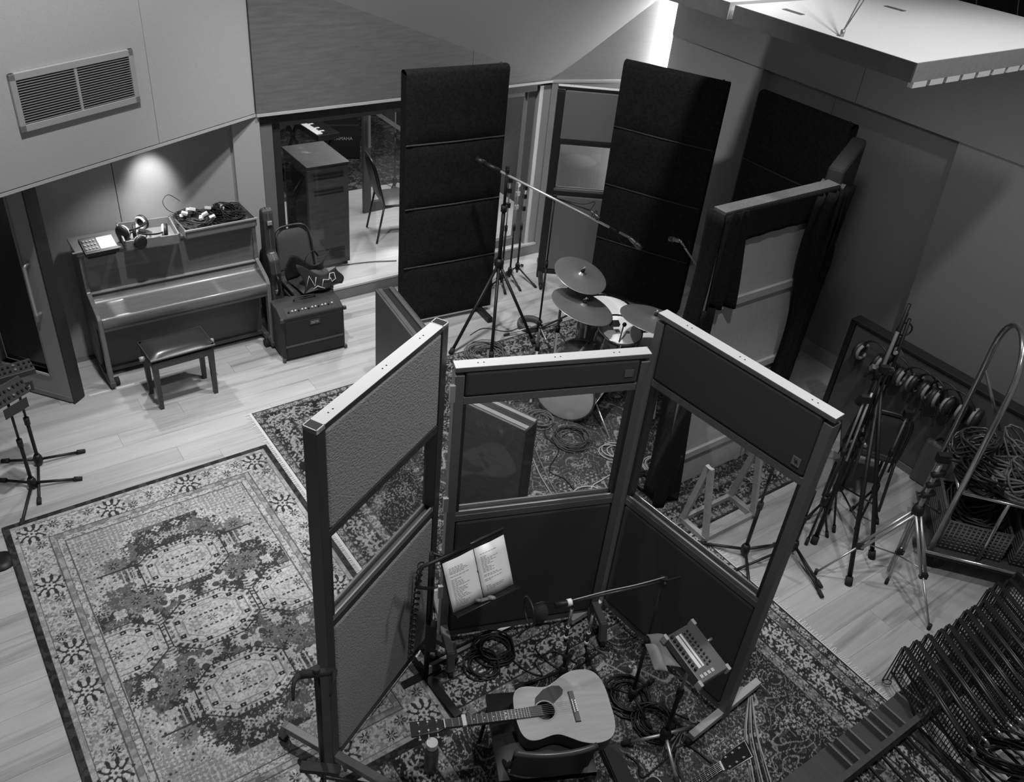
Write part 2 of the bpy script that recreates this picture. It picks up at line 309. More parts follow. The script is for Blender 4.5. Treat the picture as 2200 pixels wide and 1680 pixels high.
# socket plinth at the pillar foot
B().hexa(slab(uv(US - .01, vP + .62), uv(US - .01, vP + .05), 0, .5, nu, .008)).o('dado_panel', M('dado_paint', .36, .7), WR)
sp = thing('socket_box', 'small wall socket plate low on the pillar behind the drums', 'socket', uv(US - .012, vP + .35, .3), AU)
B().box(-.03, 0, -.06, .06, -.04, .04).o('plate', M('socket_grey', .16, .5), sp, world=False, bev=.004)
for s in (-1, 1): B().box(-.036, -.03, s * .03 - .015, s * .03 + .015, -.015, .015).o('outlet', blkp, sp, world=False)
# glass doors and the raised next room
B().box(-2.2, 4.4, 0, 4.6, -.05, .13).o('next_room', None)  # replaced below
bpy.data.objects.remove(bpy.data.objects['next_room'])
nr = thing('floor_platform', 'raised pale wooden floor of the room beyond the glass doors', None, uv(4.2, GV), AU, kind='structure')
B().box(-1.7, 2.0, .04, 5.2, -.02, .13).o('platform', plat, nr, world=False)
B().box(-1.7, 1.56, 0, .04, -.02, .115).o('kerb', M('kerb_paint', .16, .6), nr, world=False)
B().box(-1.7, 1.56, -.005, .045, .115, .135).o('nosing', trimw, nr, world=False)
nw = thing('wall_next', 'dark end wall of the room beyond the glass doors', None, uv(4.2, 12.2), AU, kind='structure')
B().box(-3, 3, 0, .1, 0, 3).o('wall_panel', M('next_wall', .05, .8), nw, world=False)
B().box(-3, -2.9, -5, 0, 0, 3).o('wall_panel', M('next_wall', .05, .8), nw, world=False)
B().box(2.0, 2.1, -4.9, 0, 0, 3).o('wall_panel', M('next_wall', .05, .8), nw, world=False)
GL = glass('window_glass', 0, .95)
w1 = thing('window_1', 'tall grey framed sliding glass doors', None, uv(4.2, GV + .05), AU, kind='structure')
fm = frame_m
B().box(-1.58, -1.44, 0, .1, 0, 1.86).o('jamb', fm, w1, world=False); B().box(-1.44, -1.36, .03, .1, .13, 1.84).o('stile', darkfr, w1, world=False)
B().box(1.42, 1.57, -.02, .1, 0, 1.9).o('jamb', M('door_frame_pale', .42, .4), w1, world=False); B().box(1.30, 1.40, .02, .08, .13, 1.9).o('stile', fm, w1, world=False)
B().box(-1.36, 1.40, .03, .09, 1.80, 1.9).o('head_rail', fm, w1, world=False)
B().box(.55, 1.30, .02, .08, .13, .22).o('bottom_rail', fm, w1, world=False); B().box(.55, .63, .02, .08, .2, 1.8).o('stile', fm, w1, world=False)
B().box(.63, 1.30, .045, .055, .22, 1.8).o('pane', GL, w1, world=False)
B().box(-1.36, -.42, .045, .055, .14, 1.8).o('pane', GL, w1, world=False)
# the leaf folded back into the next room
lf = thing('door_1', 'grey framed glass door leaf folded back inside the next room', None, F(783, 459, .13), math.radians(42), kind='structure')
B().box(0, .09, 0, .045, .0, 1.9).o('stile', fm, lf, world=False); B().box(.09, .9, 0, .045, 0, .12).o('rail', fm, lf, world=False)
B().box(.09, .9, .02, .026, .12, 1.9).o('pane', GL, lf, world=False); B().box(.03, .06, -.05, -.02, .8, 1.2).o('door_handle', steel, lf, world=False)
# opened door at the far left
dp, dq = F(160, 868), F(40, 835)
ang = math.atan2((dp - dq).y, (dp - dq).x)
dr = thing('door_2', 'pale grey door with glazed panel standing open on the left', None, dp, ang, kind='structure')
dm = M('door_grey', .27, .55); DH = 1.9
b = B().box(-.95, -.62, 0, .09, .015, DH).box(-.17, 0, 0, .09, .015, DH).box(-.62, -.17, 0, .09, .015, .25).box(-.62, -.17, 0, .09, DH - .07, DH); b.o('leaf', dm, dr, world=False)
B().box(0, .012, -.004, .115, .012, DH).o('edge_seal', darkfr, dr, world=False)
B().box(-.61, -.18, .05, .06, .26, DH - .08).o('pane', M('dark_glass', .03, .12, spec=.6), dr, world=False)
b = B().box(-.64, -.62, -.008, .05, .23, DH - .05).box(-.17, -.15, -.008, .05, .23, DH - .05).box(-.64, -.15, -.008, .05, DH - .07, DH - .05); b.o('bead', M('bead_grey', .2, .5), dr, world=False)
B().box(-.62, -.17, -.008, .05, .23, .25).o('bead', M('bead_pale', .5, .5), dr, world=False)
B().box(-.95, -.02, -.006, 0, .015, .06).o('kick_plate', M('bead_grey', .2, .5), dr, world=False)
B().tube(spl([(-.1, 0, .83), (-.1, -.045, .84), (-.1, -.05, .9), (-.1, -.05, 1.18), (-.1, -.045, 1.24), (-.1, 0, 1.25)], 4), .014, 8).o('door_handle', steel, dr, world=False)
# suspended ceiling cloud
cz = 3.4; kz = (CAMH - cz) / 1.5
u0, u1, v0, v1 = 5.825 * kz, 8.44 * kz, 3.35 * kz, 5.02 * kz
cl = thing('ceiling_cloud', 'pale suspended acoustic ceiling panel hung on wires', 'ceiling panel', uv(u0, v0, cz), AU)
cm = M('cloud_white', .78, .8, noise=.04, scale=60); cs = M('cloud_edge', .11, .7, noise=.15, scale=12)
B().box(.006, u1 - u0, .006, v1 - v0, .0, .096).o('panel', cm, cl, world=False)
B().box(0, .006, 0, v1 - v0, .0, .095).o('edge', cs, cl, world=False); B().box(0, u1 - u0, 0, .006, .0, .095).o('edge', M('cloud_edge_pale', .3, .7, noise=.1, scale=30), cl, world=False)
for k in range(12): B().box(.03 + k * .15, .15 + k * .15, .0, .03, -.03, 0).o('rib', cm, cl, world=False)
for x, y in ((.25, 1.0), (1.1, .9)): B().box(x - .02, x + .02, y - .07, y + .07, .096, .099).o('slot_plate', M('slot_grey', .14, .6), cl, world=False)
B().cyl((.05, .5, .095), (.05, .5, .13), .012, n=8).o('eyelet', steel, cl, world=False)
for e in ((.55, .55, 1.1), (.75, .52, 1.1)): B().cyl((.05, .5, .12), e, .004, n=5).o('wire', steel, cl, world=False)
c2 = thing('ceiling_cloud', 'second pale suspended ceiling panel, joined end to end with the wired one', 'ceiling panel', uv(u0 - .02, v1 + .03, cz + .01), AU)
B().box(.006, u1 - u0, .0, 1.6, .0, .096).o('panel', cm, c2, world=False); B().box(0, .006, 0, 1.6, .0, .095).o('edge', cs, c2, world=False)
B().box(.25 - .02, .25 + .02, .18, .32, .096, .099).o('slot_plate', M('slot_grey', .14, .6), c2, world=False)
# ================================================================== RUGS
def flower(X, Y, T, cx, cy, r, petals, val, core=None, hole=.0, soft=1., rot=0., fat=.62):
    st = X[0, 1] - X[0, 0]; i0, i1 = max(0, int((cx - r) / st)), int((cx + r) / st) + 2; j0, j1 = max(0, int((cy - r) / st)), int((cy + r) / st) + 2
    if i1 <= 0 or j1 <= 0 or i0 >= X.shape[1] or j0 >= X.shape[0]: return
    dx, dy = X[j0:j1, i0:i1] - cx, Y[j0:j1, i0:i1] - cy; t = T[j0:j1, i0:i1]
    d = np.hypot(dx, dy); a = np.arctan2(dy, dx) + rot; t[(d < r * (fat + (1 - fat) * np.cos(petals * a))) & (d > hole * r)] = val
    if core is not None: t[d < r * .28] = core
def octa(X, Y, cx, cy, a, b, c): return (abs(X - cx) < a) & (abs(Y - cy) < b) & (abs(X - cx) / a + abs(Y - cy) / b < c)
def vnoise(ny, nx, cell, rs):
    g = rs.rand(ny // cell + 3, nx // cell + 3); yy, xx = np.mgrid[0:ny, 0:nx] / cell; yi, xi = yy.astype(int), xx.astype(int); fy, fx = yy - yi, xx - xi
    fy = fy * fy * (3 - 2 * fy); fx = fx * fx * (3 - 2 * fx)
    return (g[yi, xi] * (1 - fx) + g[yi, xi + 1] * fx) * (1 - fy) + (g[yi + 1, xi] * (1 - fx) + g[yi + 1, xi + 1] * fx) * fy
def rug(name, label, u0, v0, L, Wd, z, fn, step, fringe=()):
    nx, ny = int(L / step), int(Wd / step); xs = np.linspace(0, L, nx + 1); ys = np.linspace(0, Wd, ny + 1); X, Y = np.meshgrid(xs, ys)
    T = fn(X, Y, L, Wd); rs = np.random.RandomState(5); Z = z + .007 + vnoise(ny + 1, nx + 1, 90, rs) * .004 + (T - T.mean()) * .003
    edge = (X < step * .5) | (Y < step * .5) | (X > L - step * .5) | (Y > Wd - step * .5); Z[edge] = z
    o = thing(name, label, 'rug', uv(u0, v0, 0), AU)
    me = bpy.data.meshes.new('pile'); n = (nx + 1) * (ny + 1); me.vertices.add(n); me.vertices.foreach_set('co', np.stack([X, Y, Z], -1).reshape(-1).astype(np.float32))
    i = (np.arange(ny)[:, None] * (nx + 1) + np.arange(nx)[None]).reshape(-1); q = np.stack([i, i + 1, i + nx + 2, i + nx + 1], -1).reshape(-1).astype(np.int32)
    me.loops.add(len(q)); me.loops.foreach_set('vertex_index', q); me.polygons.add(len(q) // 4); me.polygons.foreach_set('loop_start', np.arange(0, len(q), 4, dtype=np.int32)); me.polygons.foreach_set('loop_total', np.full(len(q) // 4, 4, np.int32))
    me.update(); me.validate(); at = me.color_attributes.new('pattern', 'FLOAT_COLOR', 'POINT'); c = np.ones((n, 4), np.float32); c[:, :3] = T.reshape(-1, 1); at.data.foreach_set('color', c.reshape(-1))
    me.materials.append(attr_mat('rug_' + name)); me.polygons.foreach_set('use_smooth', np.ones(len(q) // 4, bool))
    p = bpy.data.objects.new('pile', me); COL.objects.link(p); p.parent = o
    for side in fringe:
        b = B(); rr = random.Random(3); k = int(Wd / .012); x = 0 if side == 'l' else L; s = -1 if side == 'l' else 1
        for j in range(k):
            yy = (j + .5) * Wd / k; e = .035 + rr.random() * .02; sw = rr.uniform(-.012, .012)
            b.add([(x - s * .004, yy - .0035, z + .006), (x - s * .004, yy + .0035, z + .006), (x + s * e, yy + sw + .002, z + .002), (x + s * e, yy + sw - .002, z + .002)], [(0, 1, 2, 3)])
        b.add([(x - s * .012, 0, z + .0125), (x - s * .012, Wd, z + .0125), (x + s * .006, Wd, z + .004), (x + s * .006, 0, z + .004)], [(0, 1, 2, 3)])
        f = b.o('fringe', M('wool_fringe', .55, .9), o, world=False, kind='stuff')
    return o
def light_pat(X, Y, L, Wd):
    rs = np.random.RandomState(2); ny, nx = X.shape; hx, hy = L / 2, Wd / 2; fx, fy = X - hx, Y - hy; ax_, ay_ = abs(fx), abs(fy)
    n1, n2, n3, n4 = vnoise(ny, nx, 3, rs), vnoise(ny, nx, 7, rs), vnoise(ny, nx, 26, rs), vnoise(ny, nx, 2, rs); wear = vnoise(ny, nx, 60, rs)
    e = np.minimum(np.minimum(X, L - X), np.minimum(Y, Wd - Y)); q = random.Random(4)
    def four(f):
        for sx in (-1, 1):
            for sy in (-1, 1): f(sx, sy)
    T = np.where(n1 > .64, .25, .46); T[n1 < .22] = .13
    k = (n2 > .72); T[k] = .3
    # dark stepped field
    stair = np.floor(ax_ / .055) * .055 / .72 + np.floor(ay_ / .055) * .055 / 1.15; inner = (stair < 1.12) & (ax_ < .60) & (ay_ < .98)
    T[inner] = np.where(n3[inner] * .7 + .3 * n2[inner] > .55, .13, .055); T[inner & (n4 > .86)] = .2; T[inner & (n1 > .84)] = .34
    # pale fringe of the field, lattice corners
    out = (~inner) & (e > .33); T[out & (n4 < .3)] = .34; lat = out & (ay_ > .80) & (ax_ > .22); g = np.sin((X + Y) * 110) * np.sin((X - Y) * 110); T[lat & (g > .25)] = .30; T[lat & (g < -.45)] = .5
    edge = (abs(stair - 1.12) < .05) & (ax_ < .62) & (ay_ < 1.0); T[edge & (n1 > .4)] = .5
    for _ in range(150):
        a, b, r, v = q.uniform(0, .58), q.uniform(0, .95), q.uniform(.012, .034), q.choice((.5, .45, .38, .3)); pt = q.choice((4, 5, 6, 8)); four(lambda sx, sy: flower(X, Y, T, hx + sx * a, hy + sy * b, r, pt, v, core=.07, fat=.7))
    for a, b in ((.36, .36), (.40, .72), (.24, .30)):
        four(lambda sx, sy: (flower(X, Y, T, hx + sx * a, hy + sy * b, .08, 12, .19, fat=.85), flower(X, Y, T, hx + sx * a, hy + sy * b, .036, 8, .04, core=.22)))
    for a, b in ((.33, .20), (.47, .30), (.16, .30), (.42, .55), (.10, .27), (.29, .50)):
        four(lambda sx, sy: (flower(X, Y, T, hx + sx * a, hy + sy * b, .045, 4, .52, core=.5, rot=.78, fat=.8), flower(X, Y, T, hx + sx * a, hy + sy * b, .026, 6, .36, core=.5)))
    for a, b in ((.10, .24), (.15, .33), (.21, .25)):                      # crescents
        four(lambda sx, sy: (flower(X, Y, T, hx + sx * a, hy + sy * b, .03, 1, .52, fat=1.), flower(X, Y, T, hx + sx * (a + .01), hy + sy * (b + .008), .023, 1, .08, fat=1.)))
    for sx in (-1, 1):                                                     # combs and ladder stems
        for sy in (-1, 1):
            for k in range(6):
                m = (abs(fx - sx * (.30 + k * .036)) < .006) & (abs(fy - sy * .60) < .055); T[m] = .42; flower(X, Y, T, hx + sx * (.30 + k * .036), hy + sy * .535, .014, 4, .5, fat=.8)
            T[(abs(fx - sx * .39) < .13) & (abs(fy - sy * .665) < .006)] = .05
        for k in range(16):
            y = (k - 7.5) * .025; m = (abs(fx - sx * .295) < .034) & (abs(fy - y - (abs(fx) - .295) ** 2 * 9) < .006); T[m] = .46
        flower(X, Y, T, hx + sx * .295, hy, .045, 6, .5, core=.07, fat=.8)
    # octagon medallions
    for cx, cy in ((0, 0), (0, .55), (0, -.55), (.57, 0), (-.57, 0)):
        x, y = fx - cx, fy - cy; lim = ax_ < .60
        o1 = octa(X, Y, hx + cx, hy + cy, .265, .20, 1.5) & lim; T[o1 & (np.sin(np.arctan2(y, x) * 40) > .2)] = .46
        m = octa(X, Y, hx + cx, hy + cy, .24, .175, 1.5) & lim; T[m] = np.where(n1[m] > .72, .34, .52); T[m & (n4 < .18)] = .4
        dk = octa(X, Y, hx + cx, hy + cy, .275, .21, 1.5) & ~octa(X, Y, hx + cx, hy + cy, .266, .201, 1.5); T[dk & lim & inner] = .05
        for f_, v in ((.93, .2), (.72, .26), (.68, .5)): r_ = octa(X, Y, hx + cx, hy + cy, .24 * f_, .175 * f_, 1.5) & ~octa(X, Y, hx + cx, hy + cy, .24 * f_ - .006, .175 * f_ - .006, 1.5); T[r_ & lim] = v
        for s in (-1, 1): T[m & (abs(y - s * .052) < .007) & (abs(x) < .13) & (np.sin(x * 190) > -.2)] = .06
        for sx in (-1, 1):
            for px, py in ((.20, .06), (.20, -.06), (.07, .148), (.07, -.148), (.15, .125), (.15, -.125)):
                T[m & (abs(x - sx * px) < .017) & (abs(y - py) < .014) & ~((abs(x - sx * px) < .005) & (abs(y - py) < .005))] = .035
            flower(X, Y, T, hx + cx + sx * .105, hy + cy, .04, 6, .3, core=.5, fat=.75) if abs(cx) < .3 else None
        flower(X, Y, T, hx + cx, hy + cy, .034, 8, .1, core=.4)
    # borders
    bd = (e > .045) & (e < .33); T[bd] = np.where(n1[bd] > .66, .24, .48); T[bd & (n4 < .16)] = .12; T[bd & (n2 > .8)] = .3
    m = (e > .045) & (e < .075); T[m] = np.where(n2[m] > .5, .32, .42); m = (e > .245) & (e < .285); T[m] = np.where(n2[m] > .5, .22, .36)
    for a, b in ((.073, .079), (.243, .249), (.283, .289), (.325, .333)): T[(e > a) & (e < b)] = .11
    def big(cx, cy):
        flower(X, Y, T, cx, cy, .10, 10, .045, fat=.78); 
        for k in range(8): t = k * math.pi / 4; flower(X, Y, T, cx + .058 * math.cos(t), cy + .058 * math.sin(t), .021, 2, .5, rot=-t, fat=.8)
        flower(X, Y, T, cx, cy, .034, 6, .5, core=.07, fat=.8)
    def star(cx, cy, r=.037): flower(X, Y, T, cx, cy, r, 8, .045, core=.3)
    def rosette(cx, cy): flower(X, Y, T, cx, cy, .06, 8, .3, fat=.75); flower(X, Y, T, cx, cy, .045, 8, .47, core=.2, fat=.8)
    c = .158; ys = (.16, .75, 1.28); xs = (.27,)
    for s in (c, L - c):
        for sy in (-1, 1):
            for y in ys: big(s, hy + sy * y)
            for y, dx in ((.0, .03), (.30, -.03), (.62, .03), (.90, -.035), (1.14, .035), (.46, .045)): star(s + dx, hy + sy * y)
            for y in (.40, .55, 1.03): rosette(s - .02, hy + sy * y)
    for s in (c, Wd - c):
        for sx in (-1, 1):
            for x in xs: big(hx + sx * x, s)
            for x, dy in ((.0, .02), (.13, -.04), (.42, .035), (.55, -.03), (.64, .03)): star(hx + sx * x, s + dy)
            for x in (.06, .48): rosette(hx + sx * x, s + .01)
    m = e < .045; T[m] = np.where(n2[m] > .55, .055, .028)
    T = T * (.68 + .24 * wear); return np.clip(T * (1 + (n4 - .5) * .5), .01, .8)
def dark_pat(seed, light, bord, mcol=.30, cells=5, dens=1.):
    def fn(X, Y, L, Wd):
        rs = np.random.RandomState(seed); q = random.Random(seed); ny, nx = X.shape; n1, n2 = vnoise(ny, nx, 2, rs), vnoise(ny, nx, 8, rs); n3 = vnoise(ny, nx, 40, rs)
        fx, fy = abs(X - L / 2), abs(Y - Wd / 2); e = np.minimum(np.minimum(X, L - X), np.minimum(Y, Wd - Y)); G = .028 * light; T = np.full(X.shape, G)
        T[n1 > .86] = G * 3.0; T[n2 > .84] = G * 2.0
        # curling vines: contour lines of smooth mirrored noise
        gy, gx = int(Wd / .16), int(L / .16); f = vnoise(ny, nx, max(4, nx // (gx * 1)), rs); f = f + f[:, ::-1]; f = f + f[::-1]
        fr = np.abs((f * 4.2) % 1 - .5); T[(fr < .05)] = mcol * .75
        f2 = vnoise(ny, nx, 14, rs); f2 = f2 + f2[:, ::-1]; fr2 = np.abs((f2 * 3.1) % 1 - .5); T[(fr2 < .06) & (n1 > .35)] = mcol * .6
        hx, hy = L / 2, Wd / 2; k = int(95 * dens * hx * hy)
        for _ in range(k):
            a, b = q.uniform(0, hx), q.uniform(0, hy); r = q.uniform(.014, .052); v = mcol * q.choice((1.2, .9, .6, 1.0)); pt = q.choice((5, 6, 8)); co = q.choice((G, mcol * 1.2))
            for sx in (-1, 1):
                for sy in (-1, 1):
                    flower(X, Y, T, hx + sx * a, hy + sy * b, r, pt, v, core=co)
                    if r > .03: flower(X, Y, T, hx + sx * a, hy + sy * b, r * .72, pt, G * 1.4, core=v)
        # central medallion with stepped outline
        st = np.floor(fx / .09) * .09 / (L * .26) + np.floor(fy / .09) * .09 / (Wd * .30); m = (st < 1) & (n1 < .7); T[m & (T < mcol * .5)] = G * 2.0
        d = np.abs(fx / (L * .26) + fy / (Wd * .30) - 1 + .05 * np.sin(fx * 40)); T[d < .018] = mcol * 1.1
        # borders
        for a, b, val, mot in bord:
            m = (e >= a) & (e < b); T[m] = val; mm = m & (n1 > .62); T[mm] = np.clip(mcol * 1.25 - val * .6, .02, .5); mm = m & (n2 < .22); T[mm] = val * .55
            c = (a + b) / 2; r = min((b - a) * .42, .055)
            if mot:
                s = r * mot
                if b - a > .12: vn = np.abs(e - c - .03 * np.sin((X + Y) * 26)); T[m & (vn < .006)] = mcol; T[m & (np.abs(np.sin(X * 60) * np.sin(Y * 60)) > .93)] = mcol * .8
                for yy in np.arange(s, Wd - s * .5, s):
                    for xx in (c, L - c): flower(X, Y, T, xx, yy, r, 8, mcol * 1.25 if val < .12 else .03, core=.05 if val < .12 else .3)
                for xx in np.arange(s, L - s * .5, s):
                    for yy in (c, Wd - c): flower(X, Y, T, xx, yy, r, 8, mcol * 1.25 if val < .12 else .03, core=.05 if val < .12 else .3)
            T[(abs(e - a) < .005)] = .03; T[(abs(e - b) < .004)] = .03
        T[e < .012] = .02
        return np.clip(T * (1 + (vnoise(ny, nx, 2, rs) - .5) * .4), .008, .7)
    return fn
rug('area_rug', 'large pale faded rug with octagon medallions in the left foreground', -.065, 2.41, 1.875, 2.88, .009, light_pat, .0042)
rug('area_rug', 'dark patterned rug lying under the drum kit', 1.845, 2.86, 3.75, 2.87, .0, dark_pat(3, .75, ((.012, .07, .06, 2.6), (.07, .26, .025, 2.6), (.26, .33, .07, 2.6)), .2, dens=.8), .0072, ('l',))
rug('area_rug', 'dark floral rug with white fringe under the guitar and chair', 1.2, .45, 2.95, 2.385, .0, dark_pat(8, .9, ((.012, .075, .05, 2.6), (.075, .15, .15, 2.8), (.15, .34, .032, 2.4), (.34, .42, .16, 2.8)), .30, dens=1.15), .0056, ('r',))
# ================================================================== SCREENS AND GOBOS
tube_m = M('frame_bronze_grey', .13, .42, .35, noise=.08, scale=40); tubetop = M('frame_pale', .62, .4)
mesh_f = M('screen_cloth', .05, .8, noise=.3, scale=500, bump=.5, bscale=700, stretch=(1, 1, 1.6), spec=.25)
foam = M('foam_sheet', .24, .95, noise=.12, scale=60, bump=.9, bscale=90, stretch=(1, 1, 1.2))
glz = glass('screen_glass', 0, .96)
def screen(label, pn, pf, h, zt, zb, zl, fabric, pw=.075, th=.07, flip=1, caps=False, frame=None):
    """upright screen from near post pn to far post pf; zt window top, zb window bottom, zl bottom of lower panel"""
    pn, pf = Vector(pn), Vector(pf); L = (pf - pn).length; a = math.atan2((pf - pn).y, (pf - pn).x)
    s = thing('acoustic_screen', label, 'acoustic screen', (pn.x, pn.y, 0), a); fm_ = frame or tube_m
    for x in (0, L - pw): B().box(x, x + pw, -th / 2, th / 2, zl - .12, h - (.0 if caps else th * .7)).o('post', fm_, s, world=False, bev=.003)
    x0, x1 = (pw, L - pw) if caps else (0, L)
    B().box(x0, x1, -th / 2, th / 2, h - .028, h - .002).o('top_rail', fm_, s, world=False, bev=.003)
    B().box(x0 + .001, x1 - .001, -th / 2 + .001, th / 2 - .001, h - .002, h).o('top_face', tubetop, s, world=False)
    if caps:
        for x in (0, L - pw):
            b = B(); t_ = .004
            b.box(x, x + pw, -th / 2, -th / 2 + t_, h - .02, h + .001).box(x, x + pw, th / 2 - t_, th / 2, h - .02, h + .001).box(x, x + t_, -th / 2, th / 2, h - .02, h + .001).box(x + pw - t_, x + pw, -th / 2, th / 2, h - .02, h + .001)
            b.o('tube_rim', tubetop, s, world=False); B().box(x + t_, x + pw - t_, -th / 2 + t_, th / 2 - t_, h - .03, h - .022).o('tube_hollow', darkfr, s, world=False)
    B().box(pw, L - pw, -th * .45, th * .45, zt, zt + .045).o('window_head', fm_, s, world=False, bev=.003)
    B().box(pw, L - pw, -th * .45, th * .45, zb - .075, zb - .03).o('window_sill', fm_, s, world=False, bev=.003)
    B().box(pw, L - pw, -.03, -.018, zb - .03, zb).box(pw, L - pw, .018, .03, zb - .03, zb).o('glazing_bead', M('bead_bronze', .3, .3, .6), s, world=False, bev=.004)
    for x in (pw, L - pw - .018): B().box(x, x + .018, -.03, .03, zb, zt).o('glazing_seal', darkfr, s, world=False)
    B().box(pw, L - pw, -.004, .004, zb, zt).o('pane', glz, s, world=False)
    for nm, za, zz in (('header_panel', zt + .043, h - .026), ('lower_panel', zl, zb - .075)):
        b = B(); b.box(pw + .004, L - pw - .004, -th * .5, th * .5, za + .004, zz - .004); b.o(nm, fabric, s, world=False, bev=.016)
    B().box(pw, L - pw, -th * .4, th * .4, zl - .05, zl).o('bottom_rail', fm_, s, world=False)
    for x in (.12, L * .5, L - .2):
        for dx in (0, .03): B().cyl((x + dx, 0, h - .001), (x + dx, 0, h + .0012), .004, n=8).o('screw_hole', darkfr, s, world=False)
    return s, L, a
def castor(b, p, r=.03):
    b.cyl(Vector(p) + Vector((-.012, 0, r)), Vector(p) + Vector((.012, 0, r)), r, n=12)
HL = 2.37
ln_, lf_ = F(664, 920, HL), F(951, 687, HL)
sL, LL, aL = screen('foam lined window screen with open square posts, left of the three', ln_, lf_, HL, 1.745, 1.24, .16, foam, pw=.052, caps=True, frame=M('frame_dark_grey', .045, .45, .3))
mn, mf = F(976, 783, 2.1), F(1396, 752, 2.1)
sM, LM_, aM = screen('shorter middle window screen with a narrow cloth header', mn, mf, 2.1, 1.87, 1.13, .12, mesh_f, pw=.05)
rn, rf = F(1806, 895, 2.28), F(1424, 668, 2.28)
sR, LR, aR = screen('tall dark cloth window screen on the right of the three', rn, rf, 2.28, 1.845, 1.05, .13, mesh_f, pw=.05)
def foot(s, x, y0, y1, zb, drop, w=.045, m=None):
    """cross bar under a post, bent down to a castor at each end"""
    b = B().bar((x, y0, zb), (x, y1, zb), w, .045)
    for y in (y0, y1):
        if drop: b.bar((x, y, zb + .02), (x, y + (.03 if y > 0 else -.03), .055), w, .04)
    f = b.o('foot', m or tube_m, s, world=False, bev=.003)
    for y in (y0, y1):
        yy = y + ((.03 if y > 0 else -.03) if drop else 0)
        B().cyl((x - .014, yy, .031), (x + .014, yy, .031), .028, n=14).o('castor', rub, f, world=False)
foot(sL, .03, -.36, .30, .15, True); foot(sL, LL - .03, -.18, .2, .15, True)
foot(sM, .025, -.24, .24, .17, True); foot(sM, LM_ - .025, -.20, .24, .17, True)
foot(sR, .025, -.33, .30, .075, False, m=M('foot_pale', .36, .5)); foot(sR, LR - .025, -.3, .3, .075, False, m=M('foot_pale', .36, .5))
for s, L, zz, x in ((sM, LM_, (1.95, 1.2, .5), -.012), (sR, LR, (1.95, 1.2, .5), LR + .005)):
    for z in zz: B().box(x - .012, x + .016, -.045, -.025, z - .05, z + .05).o('hinge', steel, s, world=False)
B().box(LM_ - .135, LM_ - .085, -.038, -.036, 1.965, 2.01).o('label_plate', M('plate_dim', .09, .6), sM, world=False, label='dim square plate')
p = B().box(.085, .13, .037, .039, 1.935, 1.985).o('label_plate', M('plate_grey', .16, .6), sR, world=False, label='square emblem plate')
B().bar((.096, .040, 1.95), (.106, .040, 1.972), .004, .001, (0, 1, 0)).bar((.106, .040, 1.972), (.107, .040, 1.95), .004, .001, (0, 1, 0)).bar((.107, .040, 1.95), (.119, .040, 1.974), .004, .001, (0, 1, 0)).o('emblem', blkp, p, world=False)
B().box(LL * .0 + .054, .075, .036, .04, 1.42, 2.2).o('edge_strip', darkfr, sL, world=False)
# ------------------------------------------------------------------ tall velvet gobos
velv = M('black_velvet', .012, .95, noise=.5, scale=45, bump=.25, bscale=180, spec=.15); pip = M('velvet_piping', .03, .8, noise=.5, scale=60)
def gobo(label, p0, p1, h, n=4, th=.11, lean=0., feet=True):
    p0, p1 = Vector(p0), Vector(p1); L = (p1 - p0).length; a = math.atan2((p1 - p0).y, (p1 - p0).x)
    g = thing('velvet_gobo', label, 'gobo', (p0.x, p0.y, 0), a, 'tall black velvet gobos')
    z0 = .06; dz = (h - z0) / n
    for k in range(n):
        def fn(u, v, k=k):
            x = u * L; z = z0 + dz * (k + v); puff = .022 * (1 - (2 * v - 1) ** 8) * (1 - (2 * u - 1) ** 12); return (x, -th / 2 - puff, z)
        b = B().grid(fn, 10, 10)
        def fn2(u, v, k=k):
            x = u * L; z = z0 + dz * (k + v); puff = .022 * (1 - (2 * v - 1) ** 8) * (1 - (2 * u - 1) ** 12); return (x, th / 2 + puff, z)
        b.grid(lambda u, v: fn2(1 - u, v), 10, 10)
        if k == n - 1: b.grid(lambda u, v: (u * L, -th / 2 * math.cos(v * math.pi), z0 + dz * n + .035 * math.sin(v * math.pi)), 1, 8)
        b.add([(0, -th / 2, z0 + dz * k), (0, th / 2, z0 + dz * k), (0, th / 2, z0 + dz * (k + 1)), (0, -th / 2, z0 + dz * (k + 1)), (L, -th / 2, z0 + dz * k), (L, th / 2, z0 + dz * k), (L, th / 2, z0 + dz * (k + 1)), (L, -th / 2, z0 + dz * (k + 1))], [(0, 3, 2, 1), (4, 5, 6, 7)])
        c = b.o('cushion', velv, g, world=False)
        if k: B().tube([(0.004, -th / 2 - .003, z0 + dz * k), (L * .5, -th / 2 - .006, z0 + dz * k - .004), (L - .004, -th / 2 - .003, z0 + dz * k)], .008, 6).o('piping', pip, g, world=False)
    if feet:
        for x in (.1, L - .12):
            f = B().bar((x, -.28, .035), (x, .28, .035), .05, .05).o('foot', blk, g, world=False)
            for y in (-.26, .26): B().cyl((x - .02, y, .011), (x + .02, y, .011), .0105, n=8).o('glide', rub, f, world=False)
    for z in (z0 + dz * (n - .03),): B().cyl((L - .06, 0, z + .02), (L - .06, 0, z + .06), .012, n=6).o('top_peg', blk, g, world=False)
    return g
gobo('tall black velvet gobo standing in front of the glass doors', (F(868, 154, 2.42).x, F(868, 154, 2.42).y, 0), (F(1090, 139, 2.42).x, F(1090, 139, 2.42).y, 0), 2.40)
q0, q1 = F(1345, 130, 2.4), F(1568, 180, 2.4); gobo('tall black velvet gobo behind the cymbals and drums', (q0.x, q0.y, 0), (q1.x, q1.y, 0), 2.38)
q0, q1 = F(1640, 195, 2.4), F(1838, 272, 2.4); gobo('tall black velvet gobo against the recess of the right wall', (q0.x, q0.y, 0), (q1.x, q1.y, 0), 2.38)
